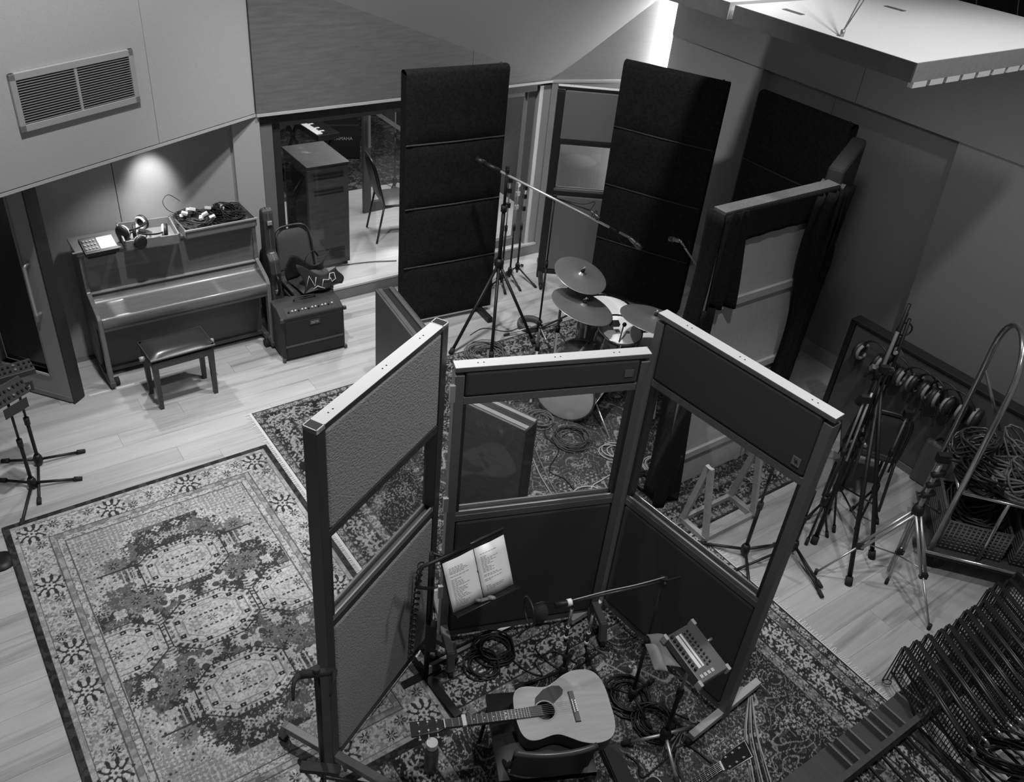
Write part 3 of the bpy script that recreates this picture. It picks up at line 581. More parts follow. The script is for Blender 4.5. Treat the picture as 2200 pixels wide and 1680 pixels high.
# ------------------------------------------------------------------ low gobos
lgw = M('low_gobo_wood', .075, .6, noise=.2, scale=8, stretch=(1, 1, 6)); lgf = M('low_gobo_felt', .05, .95, noise=.35, scale=25, bump=.3, bscale=200); pale_e = M('low_gobo_edge', .2, .6)
def lowgobo(label, p0, p1, h, th, side, em):
    p0, p1 = Vector(p0), Vector(p1); L = (p1 - p0).length; a = math.atan2((p1 - p0).y, (p1 - p0).x); g = thing('low_gobo', label, 'gobo', (p0.x, p0.y, 0), a, 'low gobos')
    y0, y1 = (0, th) if side > 0 else (-th, 0)
    B().box(0, L, y0 + .012, y1 - .012, .03, h - .02).o('core', darkfr, g, world=False)
    for y in (y0, y1 - .02): B().box(0, L, y, y + .02, .02, h).o('side_board', lgf if (y == y0) == (side < 0) else lgw, g, world=False, bev=.006)
    B().box(0, L, y0 + .02, y0 + .055, h - .02, h + .002).box(0, L, y1 - .05, y1 - .02, h - .02, h + .002).o('top_rail', em, g, world=False)
    B().box(-.006, 0, y0 + .02, y1 - .02, .02, h - .01).o('end_board', lgw, g, world=False)
    for x in (.05, L - .1): B().box(x, x + .05, y0 - .12, y1 + .12, .0, .02).o('foot', blk, g, world=False)
    return g
lowgobo('low dark gobo standing edge-on beside the combo amplifier side of the drum rug', F(806, 622, .86) * Vector((1, 1, 0)) if False else (F(806, 622, .86).x, F(806, 622, .86).y, 0), (F(884, 722, .86).x, F(884, 722, .86).y, 0), .86, .17, 1, lgw)
c0, c1 = F(992, 862, .95), F(1128, 925, .95)
lowgobo('low felt gobo seen through the middle screen window', (c0.x, c0.y, 0), (c1.x, c1.y, 0), .95, .17, 1, pale_e)
# ------------------------------------------------------------------ draped wooden frames
pine = M('pale_pine', .34, .6, noise=.12, scale=6, stretch=(1, 1, 8)); board = M('pale_board', .36, .8, noise=.06, scale=30); drape = M('black_drape', .01, .95, noise=.5, scale=60, spec=.12)
u0, u1, vv = 4.11, 5.21, 3.25; fz = thing('draped_frame', 'pale wooden framed panel with black cloth draped over its top', 'gobo', uv(u0, vv), AU); L = u1 - u0
B().box(.02, L - .02, .02, .03, .06, 2.36).o('board', board, fz, world=False)
for x in (0, L - .045): B().box(x, x + .045, 0, .07, .03, 2.38).o('stile', pine, fz, world=False)
for z in (2.335, 1.67, 1.0, .34): B().box(.045, L - .045, -.005, .06, z, z + .055).o('rail', pine, fz, world=False)
def cloth(name, fn, par, nu=14, nv=14, th=.006): return B().grid(fn, nu, nv).o(name, drape, par, world=False, solid=th)
cloth('drape', lambda a, b: (-.02 + a * (L + .02), -.012 - .004 * math.sin(a * 40) * b - .003, 2.405 - b * (.245 - .03 * math.sin(a * 3))), fz, 24, 8)
B().box(-.02, L, -.008, .09, 2.39, 2.41).o('drape_top', M('drape_top', .09, .9, noise=.2, scale=60), fz, world=False)
cloth('drape', lambda a, b: (-.03 + a * (.20 + .1 * b), -.03 - .02 * math.sin(a * 13 + b * 2) * (.4 + b), 2.40 - b * (.66 + .06 * a)), fz, 16, 14)
cloth('drape', lambda a, b: (-.04 + .02 * math.sin(b * 9), -.02 + a * .14, 2.40 - b * 2.36 - 0), fz, 6, 30)
cloth('drape', lambda a, b: (-.05 + a * (.12 + .12 * b) - .06 * b, -.035 - .02 * math.sin(a * 9 + b * 5) - .05 * b, 1.74 - b * 1.70), fz, 10, 24)
cloth('drape', lambda a, b: (L - .30 * (1 - a) * (.9 - .35 * b) * (1 + .25 * math.sin(b * 9)) + .02, -.03 - .03 * math.sin(a * 12 + b * 3), 2.38 - b * 2.15), fz, 16, 30)
b = B()                                   # A-shaped foot in front of the panel
fo = thing('panel_stand', 'pale pine A-frame foot propping the draped panel', 'stand', F(1515, 1166), AU)
for x in (0, .52): 
    B().box(x - .02, x + .02, -.0, .26, 0, .05).o('runner', pine, fo, world=False)
    B().bar((x, .01, .03), (x, .13, .62), .045, .03, (1, 0, 0)).o('brace', pine, fo, world=False); B().bar((x, .25, .03), (x, .15, .62), .045, .03, (1, 0, 0)).o('brace', pine, fo, world=False)
for y in (.0, .24): B().box(-.02, .54, y, y + .03, 0, .045).o('rail', pine, fo, world=False)
w0, w1_ = uv(5.47, 3.40), uv(6.22, 3.76); f2 = thing('draped_frame', 'narrow upright panel end with black cloth hanging down its edge', 'gobo', w0, math.atan2((w1_ - w0).y, (w1_ - w0).x)); L = (w1_ - w0).length
B().box(.0, L, 0, .12, .03, 2.42).o('panel', M('draped_core', .03, .9, noise=.2, scale=40), f2, world=False, bev=.03)
cloth('drape', lambda a, b: (-.04 + a * (.5 - .2 * b), -.04 - .03 * math.sin(a * 10 + b * 9), 2.3 - .12 * a - b * (2.0 - .6 * a)), f2, 14, 30)
cloth('drape', lambda a, b: (-.05 - .03 * math.sin(a * 6 + b * 12) - .06 * b, -.05 + a * .22, 2.3 - b * 1.85), f2, 8, 30)
B().box(-.035, .05, -.03, .14, 2.26, 2.30).o('drape_top', M('drape_top', .09, .9), f2, world=False)
for y in (-.01, .13): B().bar((0, y, .5), (-.03, y, .03), .04, .03).o('leg', pine, f2, world=False)
B().box(-.05, .3, -.1, .24, 0, .03).o('foot', blk, f2, world=False)
# framed window screen in the far corner
k0 = F(1152, 592); k1 = k0 + dirv(4) * 1.15
sK, LK, aK = screen('black framed window screen in the far corner by the glass doors', k0, k1, 2.07, 1.50, 1.04, .1, M('corner_cloth', .16, .85, noise=.15, scale=200), pw=.07, frame=darkfr)
foot(sK, .035, -.3, .28, .06, False, m=darkfr); foot(sK, LK - .035, -.3, .28, .06, False, m=darkfr)
# ================================================================== PIANO CORNER
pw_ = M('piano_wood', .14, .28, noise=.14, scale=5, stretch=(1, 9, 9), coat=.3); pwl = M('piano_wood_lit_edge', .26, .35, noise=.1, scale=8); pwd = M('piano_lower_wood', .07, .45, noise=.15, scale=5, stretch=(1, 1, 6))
PL = 1.43; pn = thing('upright_piano', 'wooden upright piano with closed lid under the soffit', 'piano', uv(.99, 6.57), AU)
cheek = [(.55, 0), (.55, 1.12), (.27, 1.12), (.25, .80), (.21, .775), (.03, .70), (.0, .66), (.0, .55), (.05, .53), (.06, 0.05), (.0, .05), (.0, 0)]
cheek = [(.55, .05), (.55, 1.12), (.25, 1.12), (.24, .80), (.03, .70), (0, .66), (0, .55), (.3, .52), (.3, .05)]
for x in (0, PL - .035): B().prism([(x, y, z) for y, z in cheek], (.035, 0, 0)).o('side_panel', pw_, pn, world=False, bev=.006)
B().box(-.012, PL + .012, .235, .555, 1.12, 1.145).o('top_lid', pw_, pn, world=False, bev=.006)
B().add([(.035, .265, .785), (PL - .035, .265, .785), (PL - .035, .25, 1.12), (.035, .25, 1.12), (.035, .30, .785), (PL - .035, .30, .785), (PL - .035, .28, 1.12), (.035, .28, 1.12)], [(0, 1, 2, 3), (7, 6, 5, 4), (0, 4, 5, 1), (3, 2, 6, 7)]).o('front_panel', pwd if False else pw_, pn, world=False)
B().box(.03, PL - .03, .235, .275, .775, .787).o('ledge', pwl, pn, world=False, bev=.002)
prof = [(.25, .775), (.24, .70), (.16, .695), (.06, .672)] + [(.03 - .03 * math.sin(t), .64 + .032 * math.cos(t)) for t in (0, .4, .8, 1.2, 1.57)] + [(0, .60), (.02, .56), (.25, .56)]
B().grid(lambda a, b: (.035 + a * (PL - .07), prof[round(b * (len(prof) - 1))][0], prof[round(b * (len(prof) - 1))][1]), 1, len(prof) - 1, smooth=True).o('key_lid', pw_, pn, world=False)
B().box(.035, PL - .035, .012, .02, .545, .605).o('key_slip', pwd, pn, world=False)
B().box(.035, PL - .035, .22, .24, .08, .56).o('lower_panel', pwd, pn, world=False)
B().box(.035, PL - .035, .2, .5, .05, .085).o('bottom_board', pwd, pn, world=False)
for x in (0, PL - .035):
    B().box(x, x + .035, 0, .06, .06, .56).o('leg', pw_, pn, world=False, bev=.005); B().box(x - .005, x + .04, -.02, .36, .03, .075).o('toe_block', pwd, pn, world=False, bev=.006)
for x in (.06, PL - .06):
    for y in (.06, .48): B().cyl((x - .02, y, .036), (x + .02, y, .036), .036, n=14).o('castor', rub, pn, world=False)
B().cyl((.48, .25, .09), (.48, .12, .075), .012, n=8).cyl((.6, .25, .09), (.6, .12, .075), .012, n=8).o('pedal', M('brass_dull', .35, .3, 1), pn, world=False)
st = B().ob((.80, .235, .792), .36, .02, .006).o('paper_strip', M('paper_strip', .6, .7), None, 'thin pale paper strip lying on the piano ledge', 'paper', world=False)
place(st, Matrix.Translation(uv(.99, 6.57, 0)) @ Matrix.Rotation(AU, 4, 'Z'))
PZ = 1.146
# recorder with a lit screen
dv = thing('recorder', 'small desktop recorder with a glowing screen on the piano', 'recorder', uv(1.02, 6.66, PZ), AU + .05)
E3 = Matrix.Rotation(.35, 4, 'X')
for nm, b, m in (('body', B().box(0, .25, 0, .17, 0, .035), blkp), ('screen', B().box(.125, .24, .03, .15, .0352, .037), M('lit_screen', .9, .4, emit=1.5)), ('pad', B().box(.012, .115, .02, .155, .0352, .038), M('recorder_pad', .06, .4))):
    b.v = [tuple(E3 @ Vector(v) + Vector((0, .0, .03))) for v in b.v]; b.o(nm, m, dv, world=False, bev=.002)
for k in range(12):
    b = B().cyl((.025 + (k % 4) * .025, .045 + (k // 4) * .04, .037), (.025 + (k % 4) * .025, .045 + (k // 4) * .04, .045), .008, n=8); b.v = [tuple(E3 @ Vector(v) + Vector((0, 0, .03))) for v in b.v]; b.o('knob', M('knob_grey', .18, .4), dv, world=False)
B().box(.02, .23, .03, .15, 0, .03).o('stand', blkp, dv, world=False)
B().ob((.1, -.05, .004), .13, .018, .006, (0, 0, .1)).o('pen', steel, None, 'slim silver pen in front of the glowing recorder', 'pen', world=False).matrix_world = Matrix.Translation(uv(1.02, 6.83, PZ)) @ Matrix.Rotation(AU, 4, 'Z')
# open crate of headphones
crm = M('crate_wood', .17, .6, noise=.15, scale=10)
cr = thing('open_crate', 'shallow open box on the piano holding headphones', 'crate', uv(1.32, 6.70, PZ), AU - .09)
cw, cd, ch = .42, .36, .085
B().box(0, cw, 0, cd, 0, .01).o('bottom', crm, cr, world=False)
for nm, q in (('side', (0, cw, 0, .012)), ('side', (0, cw, cd - .012, cd)), ('end', (0, .012, 0, cd)), ('end', (cw - .012, cw, 0, cd))): B().box(*q, 0, ch).o(nm, crm, cr, world=False)
def headphones(label, mat4, group, band=.085, cup=.04, cm_=blkp, pad=M('ear_pad', .2, .8)):
    h = thing('headphones', label, 'headphones', group=group)
    B().tube([(band * math.cos(t), 0, band * 1.05 * math.sin(t) + .02) for t in [math.pi * k / 14 for k in range(15)]], .011, 6, flat=.45).o('headband', cm_, h, world=False)
    for s in (-1, 1):
        c = B().lathe([(0, 0), (cup * .8, 0), (cup, .008), (cup, .022), (cup * .85, .03), (0, .032)], (s * (band + .005), 0, 0), 16, (s, 0, 0)).o('ear_cup', cm_, h, world=False)
        B().tube([(s * (band + .001), cup * .75 * math.cos(t), cup * .75 * math.sin(t)) for t in [2 * math.pi * k / 14 for k in range(14)]], .011, 6, True).o('ear_pad', pad, c, world=False)
    return place(h, mat4)
pale_pad = M('pale_pad', .5, .7)
def at4(p, rz=0, rx=0, ry=0): return Matrix.Translation(Vector(p)) @ Matrix.Rotation(rz, 4, 'Z') @ Matrix.Rotation(rx, 4, 'X') @ Matrix.Rotation(ry, 4, 'Y')
headphones('pale padded headphones at the back of the box on the piano', at4(uv(1.44, 6.90, PZ + .10), AU + .6, 1.2), 'headphones in the crate', band=.095, cup=.062, pad=pale_pad)
headphones('pale padded headphones lying across the front of the box on the piano', at4(uv(1.55, 6.80, PZ + .09), AU - .5, 1.35, .2), 'headphones in the crate', band=.095, cup=.062, pad=pale_pad)
headphones('dark headphones half buried at the left of the box on the piano', at4(uv(1.40, 6.78, PZ + .07), AU + 1.9, 1.5), 'headphones in the crate', band=.09, cup=.055)
# metal tray of cables
tr = thing('metal_tray', 'long pale metal tray of tangled cables on the piano', 'tray', uv(1.80, 6.72, PZ), AU + .02); trm = M('tray_metal', .3, .35, .6)
B().box(0, .6, 0, .36, 0, .008).o('bottom', trm, tr, world=False)
for q in ((0, .6, 0, .008), (0, .6, .352, .36), (0, .008, 0, .36), (.592, .6, 0, .36)): B().box(*q, 0, .075).o('side', trm, tr, world=False)
B().box(-.008, .608, -.012, .004, .066, .078).o('rim', M('rim_pale', .5, .35, .5), tr, world=False)
def tangle(name, label, c, rx, ry, h, n, r, mat, seed, parent=None, cat='cable', group=None, world=True, loops=5):
    q = random.Random(seed); b = B(); c = Vector(c)
    for k in range(n):
        a0 = q.uniform(0, 6.28); m = 10 * loops; ex, ey = q.uniform(.4, 1), q.uniform(.4, 1); off = Vector((q.uniform(-.25, .25) * rx, q.uniform(-.25, .25) * ry, 0)); zz = q.uniform(.1, 1) * h
        b.tube([c + off + Vector((rx * ex * math.cos(a0 + 6.28 * i / 10 + .1 * i / 10), ry * ey * math.sin(a0 + 6.28 * i / 10) , zz * (.6 + .4 * math.sin(i * .7 + k)) + r)) * 1 for i in range(m)], r, 5)
    return b.o(name, mat, parent, label, None if parent else cat, group, world=world)
ck = M('black_cable', .012, .5, spec=.4); cw_ = M('pale_cable', .38, .6); cg = M('grey_cable', .25, .6)
o = tangle('cable_tangle', 'tangle of black leads heaped in the right end of the metal tray', uv(2.22, 6.9, PZ + .02), .17, .14, .12, 9, .005, ck, 1)
o = tangle('cable_tangle', 'tangle of black and pale leads heaped in the left end of the metal tray', uv(1.93, 6.9, PZ + .02), .15, .15, .10, 8, .0045, M('dark_grey_cable', .04, .5), 2)
q = random.Random(5)
for k in range(9):
    p = uv(1.85 + q.uniform(0, .35), 6.82 + q.uniform(0, .16), PZ + .10 + q.uniform(0, .05))
    B().ob(p, .05, .03, .025, (q.uniform(-.4, .4), q.uniform(-.4, .4), q.uniform(0, 3))).o('plug_adapter', M('adapter_white', .6, .5), None, 'small white plug adapter among the leads in the metal tray', 'adapter', 'white adapters in the metal tray', bev=.004)
B().tube(spl([uv(1.9, 6.9, PZ + .1), uv(1.76, 6.95, PZ + .16), uv(1.72, 6.97, PZ + .24), uv(1.78, 7, PZ + .28), uv(1.86, 6.98, PZ + .22)], 6), .003, 5).o('cable_loop', ck, None, 'thin lead looping up out of the metal tray', 'cable')
# bench
bn = thing('piano_bench', 'black padded piano bench with square legs and side knobs', 'bench', F(345, 882), math.radians(40.5)); wb = M('bench_wood', .035, .4)
for x, y in ((.02, .02), (.47, .02), (.02, .27), (.47, .27)): B().hexa([(x - .016, y - .016, 0), (x + .016, y - .016, 0), (x + .016, y + .016, 0), (x - .016, y + .016, 0), (x - .022, y - .022, .44), (x + .022, y - .022, .44), (x + .022, y + .022, .44), (x - .022, y + .022, .44)]).o('leg', wb, bn, world=False)
B().box(0, .49, 0, .29, .39, .45).o('apron', wb, bn, world=False, bev=.003)
B().box(-.012, .502, -.012, .302, .475, .495).o('seat_board', wb, bn, world=False); B().box(-.013, .503, -.013, -.009, .486, .496).o('seat_trim', M('bench_trim', .45, .3, .6), bn, world=False)
B().box(.03, .46, .03, .26, .45, .475).o('lift_frame', blk, bn, world=False)
B().grid(lambda a, b: (-.008 + a * .506, -.008 + b * .306, .495 + .028 * (1 - (2 * a - 1) ** 6) * (1 - (2 * b - 1) ** 6)), 14, 10).o('cushion', M('black_leather', .02, .28), bn, world=False)
for x in (-.035, .525): B().lathe([(0, -.02), (.02, -.02), (.022, 0), (.02, .02), (0, .02)], (x, .145, .43), 14, (1, 0, 0)).o('knob', M('knob_wood', .25, .3), bn, world=False)
# guitar case on end
gc = thing('guitar_case', 'black hard guitar case standing on end beside the piano', 'guitar case', uv(2.50, 6.80), AU); cm2 = M('case_vinyl', .035, .5, bump=.2, bscale=300)
prof = [(-.17, .08), (-.19, .25), (-.15, .42), (-.13, .52), (-.15, .64), (-.12, .76), (-.06, .82), (-.055, 1.12), (-.04, 1.2), (.0, 1.22), (.04, 1.2), (.055, 1.12), (.06, .82), (.12, .76), (.15, .64), (.13, .52), (.15, .42), (.19, .25), (.17, .08), (.1, .0), (-.1, .0)]
B().prism([(0, .1 + y, z) for y, z in prof], (.10, 0, 0)).o('shell', cm2, gc, world=False, bev=.02)
B().prism([(.047, .1 + y * 1.02, z * 1.003) for y, z in prof], (.006, 0, 0)).o('seam', M('case_seam', .1, .4), gc, world=False)
for z, y in ((1.10, .035), (.80, .03), (.24, -.095), (.46, -.045)): B().box(.03, .07, y - .012, y + .006, z - .018, z + .018).o('clasp', chrome, gc, world=False, bev=.003)
B().tube(spl([(.05, -.03, .62), (.05, -.075, .60), (.05, -.085, .53), (.05, -.075, .46), (.05, -.02, .45)], 4), .012, 8).o('handle', blk, gc, world=False)
# stacked banquet chairs
pad_d = M('chair_vinyl', .06, .45, noise=.1, scale=20); chf = M('chair_frame', .02, .35)
def banquet(label, mat4, group=None, vinyl=pad_d, arms=False):
    c = thing('padded_chair', label, 'chair', group=group)
    B().grid(lambda a, b: (-.21 + a * .42, -.22 + b * .43, .44 + .035 * (1 - (2 * a - 1) ** 4) * (1 - (2 * b - 1) ** 4)), 10, 10).add([(-.21, -.22, .44), (.21, -.22, .44), (.21, .21, .44), (-.21, .21, .44), (-.2, -.21, .41), (.2, -.21, .41), (.2, .2, .41), (-.2, .2, .41)], [(0, 4, 5, 1), (1, 5, 6, 2), (2, 6, 7, 3), (3, 7, 4, 0), (4, 7, 6, 5)]).o('seat', vinyl, c, world=False)
    bk = []
    def bf(a, b, o):
        w = .19 * (1 - .12 * b) * (1 if b < .75 else math.sqrt(max(0, 1 - ((b - .75) / .25) ** 2 * .75))); return ((2 * a - 1) * w, .22 + .09 * b + o + (.025 if o == 0 else 0) * 0 - .02 * (1 - (2 * a - 1) ** 4) * (1 - (2 * b - 1) ** 6) * (1 if o == 0 else -1), .50 + .40 * b)
    B().grid(lambda a, b: bf(a, b, 0), 10, 12).grid(lambda a, b: bf(1 - a, b, .02), 10, 12).o('backrest', vinyl, c, world=False)
    B().tube(spl([(-.20, .2, .42), (-.205, .23, .55), (-.19, .29, .82), (-.12, .325, .92), (.12, .325, .92), (.19, .29, .82), (.205, .23, .55), (.20, .2, .42)], 5), .012, 8).o('back_frame', chf, c, world=False)
    for s in (-1, 1):
        B().tube([(s * .2, -.2, .42), (s * .215, -.235, 0)], .012, 8).o('leg', chf, c, world=False); B().tube([(s * .2, .2, .44), (s * .215, .29, 0)], .012, 8).o('leg', chf, c, world=False)
        B().tube([(s * .2, -.2, .42), (s * .2, .2, .42)], .011, 8).o('seat_rail', chf, c, world=False)
    return place(c, mat4)
banquet('lower of two stacked padded chairs beside the guitar case', at4(uv(2.84, 6.80, 0), AU) @ Matrix.Scale(.9, 4), 'stacked chairs by the piano')
banquet('upper of two stacked padded chairs, holding the black tote bag', at4(uv(2.84, 6.80, .075), AU) @ Matrix.Scale(.9, 4), 'stacked chairs by the piano')
# tote bag
bg = thing('tote_bag', 'slumped black tote bag with white line drawing on stacked chairs', 'bag', uv(2.88, 6.68, .515), AU + .1); bm = M('bag_cloth', .012, .75)
B().grid(lambda a, b: (-.2 + .4 * a + .03 * math.sin(b * 5), (-.12 + .02 * math.sin(a * 9)) * (1 - .5 * b) - .03, .0 + b * (.22 + .07 * math.sin(a * 4 + 2) - .05 * a)), 12, 8).o('front', bm, bg, world=False, solid=.006)
B().grid(lambda a, b: (-.2 + .4 * a - .03 * math.sin(b * 4), (.14 + .02 * math.sin(a * 7)) * (1 - .3 * b), .0 + b * (.2 + .08 * math.cos(a * 5))), 12, 8).o('back', bm, bg, world=False, solid=.006)
B().grid(lambda a, b: (-.2 + .4 * a, -.15 + .3 * b, .01 + .03 * math.sin(a * 5) * math.sin(b * 4) + .1 * math.sin(b * 3.1) * math.sin(a * 3.1)), 10, 8).o('contents', M('bag_inside', .03, .7), bg, world=False)
wl = M('white_print', .7, .7)
for pts in ([(-.16, .06), (-.12, .15), (-.08, .05), (-.06, .13)], [(-.02, .04), (.0, .1), (.06, .08), (.08, .13), (.13, .12), (.14, .06), (.09, .05), (.08, .09)], [(-.1, .02), (-.06, .05), (.0, .02)]):
    B().tube([(x, (-.12 + .02 * math.sin((x + .2) / .4 * 9)) * (1 - .5 * z / .25) - .042 , z) for x, z in pts], .0035, 5).o('drawing', wl, bg, world=False)
B().tube(spl([(-.1, .0, .2), (-.08, -.02, .3), (.0, .0, .32), (.06, .03, .24)], 5), .01, 6, flat=.4).o('strap', bm, bg, world=False)
# combo amp
am = thing('combo_amplifier', 'black combo guitar amplifier with top handle and control panel', 'amplifier', F(612, 779), math.radians(36.5)); av_ = M('amp_tolex', .022, .7, bump=.4, bscale=350); ag = M('amp_grille', .014, .85, noise=.4, scale=250, bump=.4, bscale=500)
AW, AD, AH = .585, .30, .46
B().prism([(0, 0, .02), (0, AD, .02), (0, AD, AH + .02), (0, .13, AH + .02), (0, .02, AH - .03)], (AW, 0, 0)).o('cabinet', av_, am, world=False, bev=.008)
B().box(.03, AW - .03, -.004, .0, .17, AH - .06).o('grille', ag, am, world=False); B().box(.03, AW - .03, -.006, .0, .03, .14).o('lower_panel', ag, am, world=False); B().box(.02, AW - .02, -.008, .001, .145, .165).o('rail', M('amp_rail', .06, .5), am, world=False)
B().add([(.06, .028, AH - .024), (AW - .06, .028, AH - .024), (AW - .06, .118, AH + .018), (.06, .118, AH + .018)], [(0, 1, 2, 3)]).o('control_panel', M('amp_panel', .05, .35, .5), am, world=False)
for k in range(14): B().cyl((.09 + k * .031, .07, AH - .005), (.09 + k * .031, .062, AH + .014), .009, .007, n=8).o('knob', M('knob_cream', .45, .4) if k % 3 else blkp, am, world=False)
B().tube(spl([(.19, .2, AH + .02), (.20, .2, AH + .045), (.29, .2, AH + .055), (.38, .2, AH + .045), (.39, .2, AH + .02)], 4), .011, 6, flat=.6).o('handle', av_, am, world=False)
bd_ = B().box(.25, .345, -.009, -.004, .335, .385).o('badge', M('badge_dark', .08, .3, .6), am, world=False)
B().box(.262, .333, -.0105, -.009, .362, .368).box(.262, .300, -.0105, -.009, .348, .354).box(.31, .333, -.0105, -.009, .348, .354).o('badge_lettering', M('badge_light', .5, .3, .7), bd_, world=False)
for x, y in ((.02, .03), (AW - .02, .03), (.02, AD - .03), (AW - .02, AD - .03)): B().cyl((x, y, 0), (x, y, .022), .016, n=8).o('rubber_foot', rub, am, world=False)
for x in (.0, AW):
    for z in (.02, AH - .03): B().ob((x, .0, z + .0), .03, .03, .035).o('corner', M('amp_corner', .05, .35), am, world=False, bev=.006)
# ================================================================== MICROPHONE STANDS AND DRUMS
def stand(label, base, feet, collar, top, boom=None, r=.011, lower=blk, upper=chrome, group=None, splay=None, weight=True, cat='mic stand', legm=None, name='mic_stand', split=.5):
    """base: floor point under the pole; feet: floor points; collar: height where the legs join; top: pole top; boom: (tail, tip)"""
    base = Vector(base); s = thing(name, label, cat, base, 0, group)
    hub = Vector((base.x, base.y, base.z + collar)); top = Vector(top); leglow = splay is not None
    B().lathe([(0, -.04), (r * 1.8, -.04), (r * 2.4, -.02), (r * 2.4, .02), (r * 1.6, .045), (0, .045)], hub, 12).o('hub', lower, s)
    for f in feet:
        f = Vector(f); d = (f - hub).normalized(); l = B().cyl(hub + d * .01, f + Vector((0, 0, .012)), r * .8, n=8).o('leg', legm or lower, s)
        B().cyl(f + Vector((0, 0, .014)) - d * .045, f + Vector((0, 0, .012)) + d * .012, r * 1.25, n=8).o('rubber_foot', rub, l)
    mid = hub.lerp(top, split)
    B().cyl(Vector((base.x, base.y, base.z + max(.03, collar - .1))), mid, r, n=10).o('lower_pole', lower, s)
    B().cyl(mid, top, r * .7, n=10).o('upper_pole', upper, s); B().cyl(mid - Vector((0, 0, .03)), mid + Vector((0, 0, .03)), r * 1.5, n=10).o('clutch', blkp, s)
    if boom:
        a, b = Vector(boom[0]), Vector(boom[1]); B().cyl(a, b, r * .62, n=8).o('boom_arm', upper, s)
        B().ob(top, .035, .03, .05).cyl(top + Vector((.01, -.03, 0)), top + Vector((.0, .03, 0)), .012, n=8).o('boom_clamp', blkp, s)
        if weight: B().cyl(a, a + (b - a).normalized() * .09, r * 1.5, n=8).o('counterweight', blk, s)
    return s
def mic(label, p, d, r=.022, l=.13, body=M('mic_steel', .25, .35, .9), group=None, cable=None):
    p, d = Vector(p), Vector(d).normalized(); m = thing('microphone', label, 'microphone', p, 0, group)
    B().lathe([(0, 0), (r * .6, 0), (r * .75, .02), (r * .8, l * .5), (r, l * .55)], p, 12, d).o('body', body, m)
    B().lathe([(r, l * .55), (r * 1.05, l * .75), (r * .9, l * .93), (r * .5, l), (0, l)], p, 12, d).o('grille', M('mic_grille', .12, .4, .8, noise=.4, scale=300), m)
    a = d.orthogonal().normalized(); B().tube([p + d * l * .45 + (a * math.cos(t) + d.cross(a) * math.sin(t)) * r * 1.9 for t in [2 * math.pi * k / 16 for k in range(16)]], .003, 5, True).o('shock_mount', blk, m)
    if cable: B().tube(spl([p] + [Vector(c) for c in cable], 6), .003, 5).o('lead', ck, m)
    return m
def line_at(p, q, x):                      # point on the line pq seen at column x
    lo, hi = -3., 3.; sgn = 1 if proj(Vector(p).lerp(Vector(q), 1))[0] > proj(Vector(p))[0] else -1
    lo, hi = -1.2, 1.6
    for _ in range(50):
        m = (lo + hi) / 2
        if (proj(Vector(p).lerp(Vector(q), m))[0] - x) * sgn > 0: hi = m
        else: lo = m
    return Vector(p).lerp(Vector(q), m)
base = F(1059, 715); ctop = V(base, 1092, 376); mict = F(1352, 510, 1.30); tail = line_at(ctop, mict, 1022)
stand('tall black tripod stand with a long chrome boom over the drums', base, [F(1055, 768), F(1146, 738), F(969, 760)], V(base, 1075, 565).z, ctop + Vector((0, 0, .05)), (tail, mict), r=.019, upper=blk, split=.6)
bo = bpy.data.objects['mic_stand'] if 'mic_stand' in bpy.data.objects else None
for c in bpy.data.objects:
    if c.name.startswith('boom_arm'): c.data.materials[0] = chrome
B().cyl(line_at(ctop, mict, 1040), line_at(ctop, mict, 1075), .021, n=10).cyl(line_at(ctop, mict, 1310), line_at(ctop, mict, 1330), .016, n=8).o('boom_sleeve', blk, bo)
mic('large overhead microphone at the end of the long chrome boom', mict, (mict - ctop).normalized() + Vector((0, 0, -.35)), .026, .15, cable=[mict + Vector((-.04, 0, -.07)), mict + Vector((-.1, .04, -.02)), mict + (ctop - mict) * .15])
# parked stands behind the tripod
for k, (bx, by, tx, ty, fx) in enumerate(((1076, 612, 1083, 378, ((1085, 632), (1052, 618), (1092, 592))), (1094, 600, 1099, 388, ((1117, 625), (1068, 600), (1100, 580))), (1110, 590, 1118, 395, ((1150, 618), (1088, 588), (1122, 572))))):
    b_ = F(bx, by); stand(('parked mic stand nearest the velvet gobo', 'parked mic stand in the middle of the three behind the tall tripod', 'parked mic stand nearest the corner screen')[k], b_, [F(*q) for q in fx], .10, V(b_, tx, ty), r=.011, upper=steel, group='parked mic stands')
    pt = V(b_, tx, ty); o = [x for x in bpy.data.objects if x.name.startswith('mic_stand')][-1]
    for t in (.75, .88, .97): B().ob(b_.lerp(pt, t), .05, .03, .045, (0, 0, k)).o('clamp', steel if k % 2 else blkp, o)
base = F(1156, 716); tp = V(base, 1194, 425); mc = F(1268, 452, 1.45); tl = line_at(tp, mc, 1172)
stand('slim mic stand with short black boom between the gobos', base, [F(1085, 722), F(1205, 690), F(1180, 748)], .10, tp, (tl, mc), r=.010, upper=blk, legm=steel)
mic('small microphone on the slim stand above the cymbals', mc, (mc - tp).normalized() + Vector((0, 0, -.4)), .018, .12, cable=[mc + Vector((.03, .03, .07)), mc + Vector((-.08, .02, .04)), tp])
base = F(1478, 760); tp = V(base, 1512, 600); mc = F(1462, 518, 1.35); tl = line_at(tp, mc, 1524)
stand('mic stand beside the black drape with a chrome boom leaning left', base, [F(1440, 775), F(1500, 800), F(1505, 745)], .12, tp, (tl, mc), r=.014, weight=False)
mic('side microphone aimed at the drums from the right', mc, F(1436, 512, 1.32) - mc, .024, .13, cable=[mc + Vector((.05, 0, -.06)), mc + Vector((.08, .03, 0)), mc.lerp(tp, .3)])
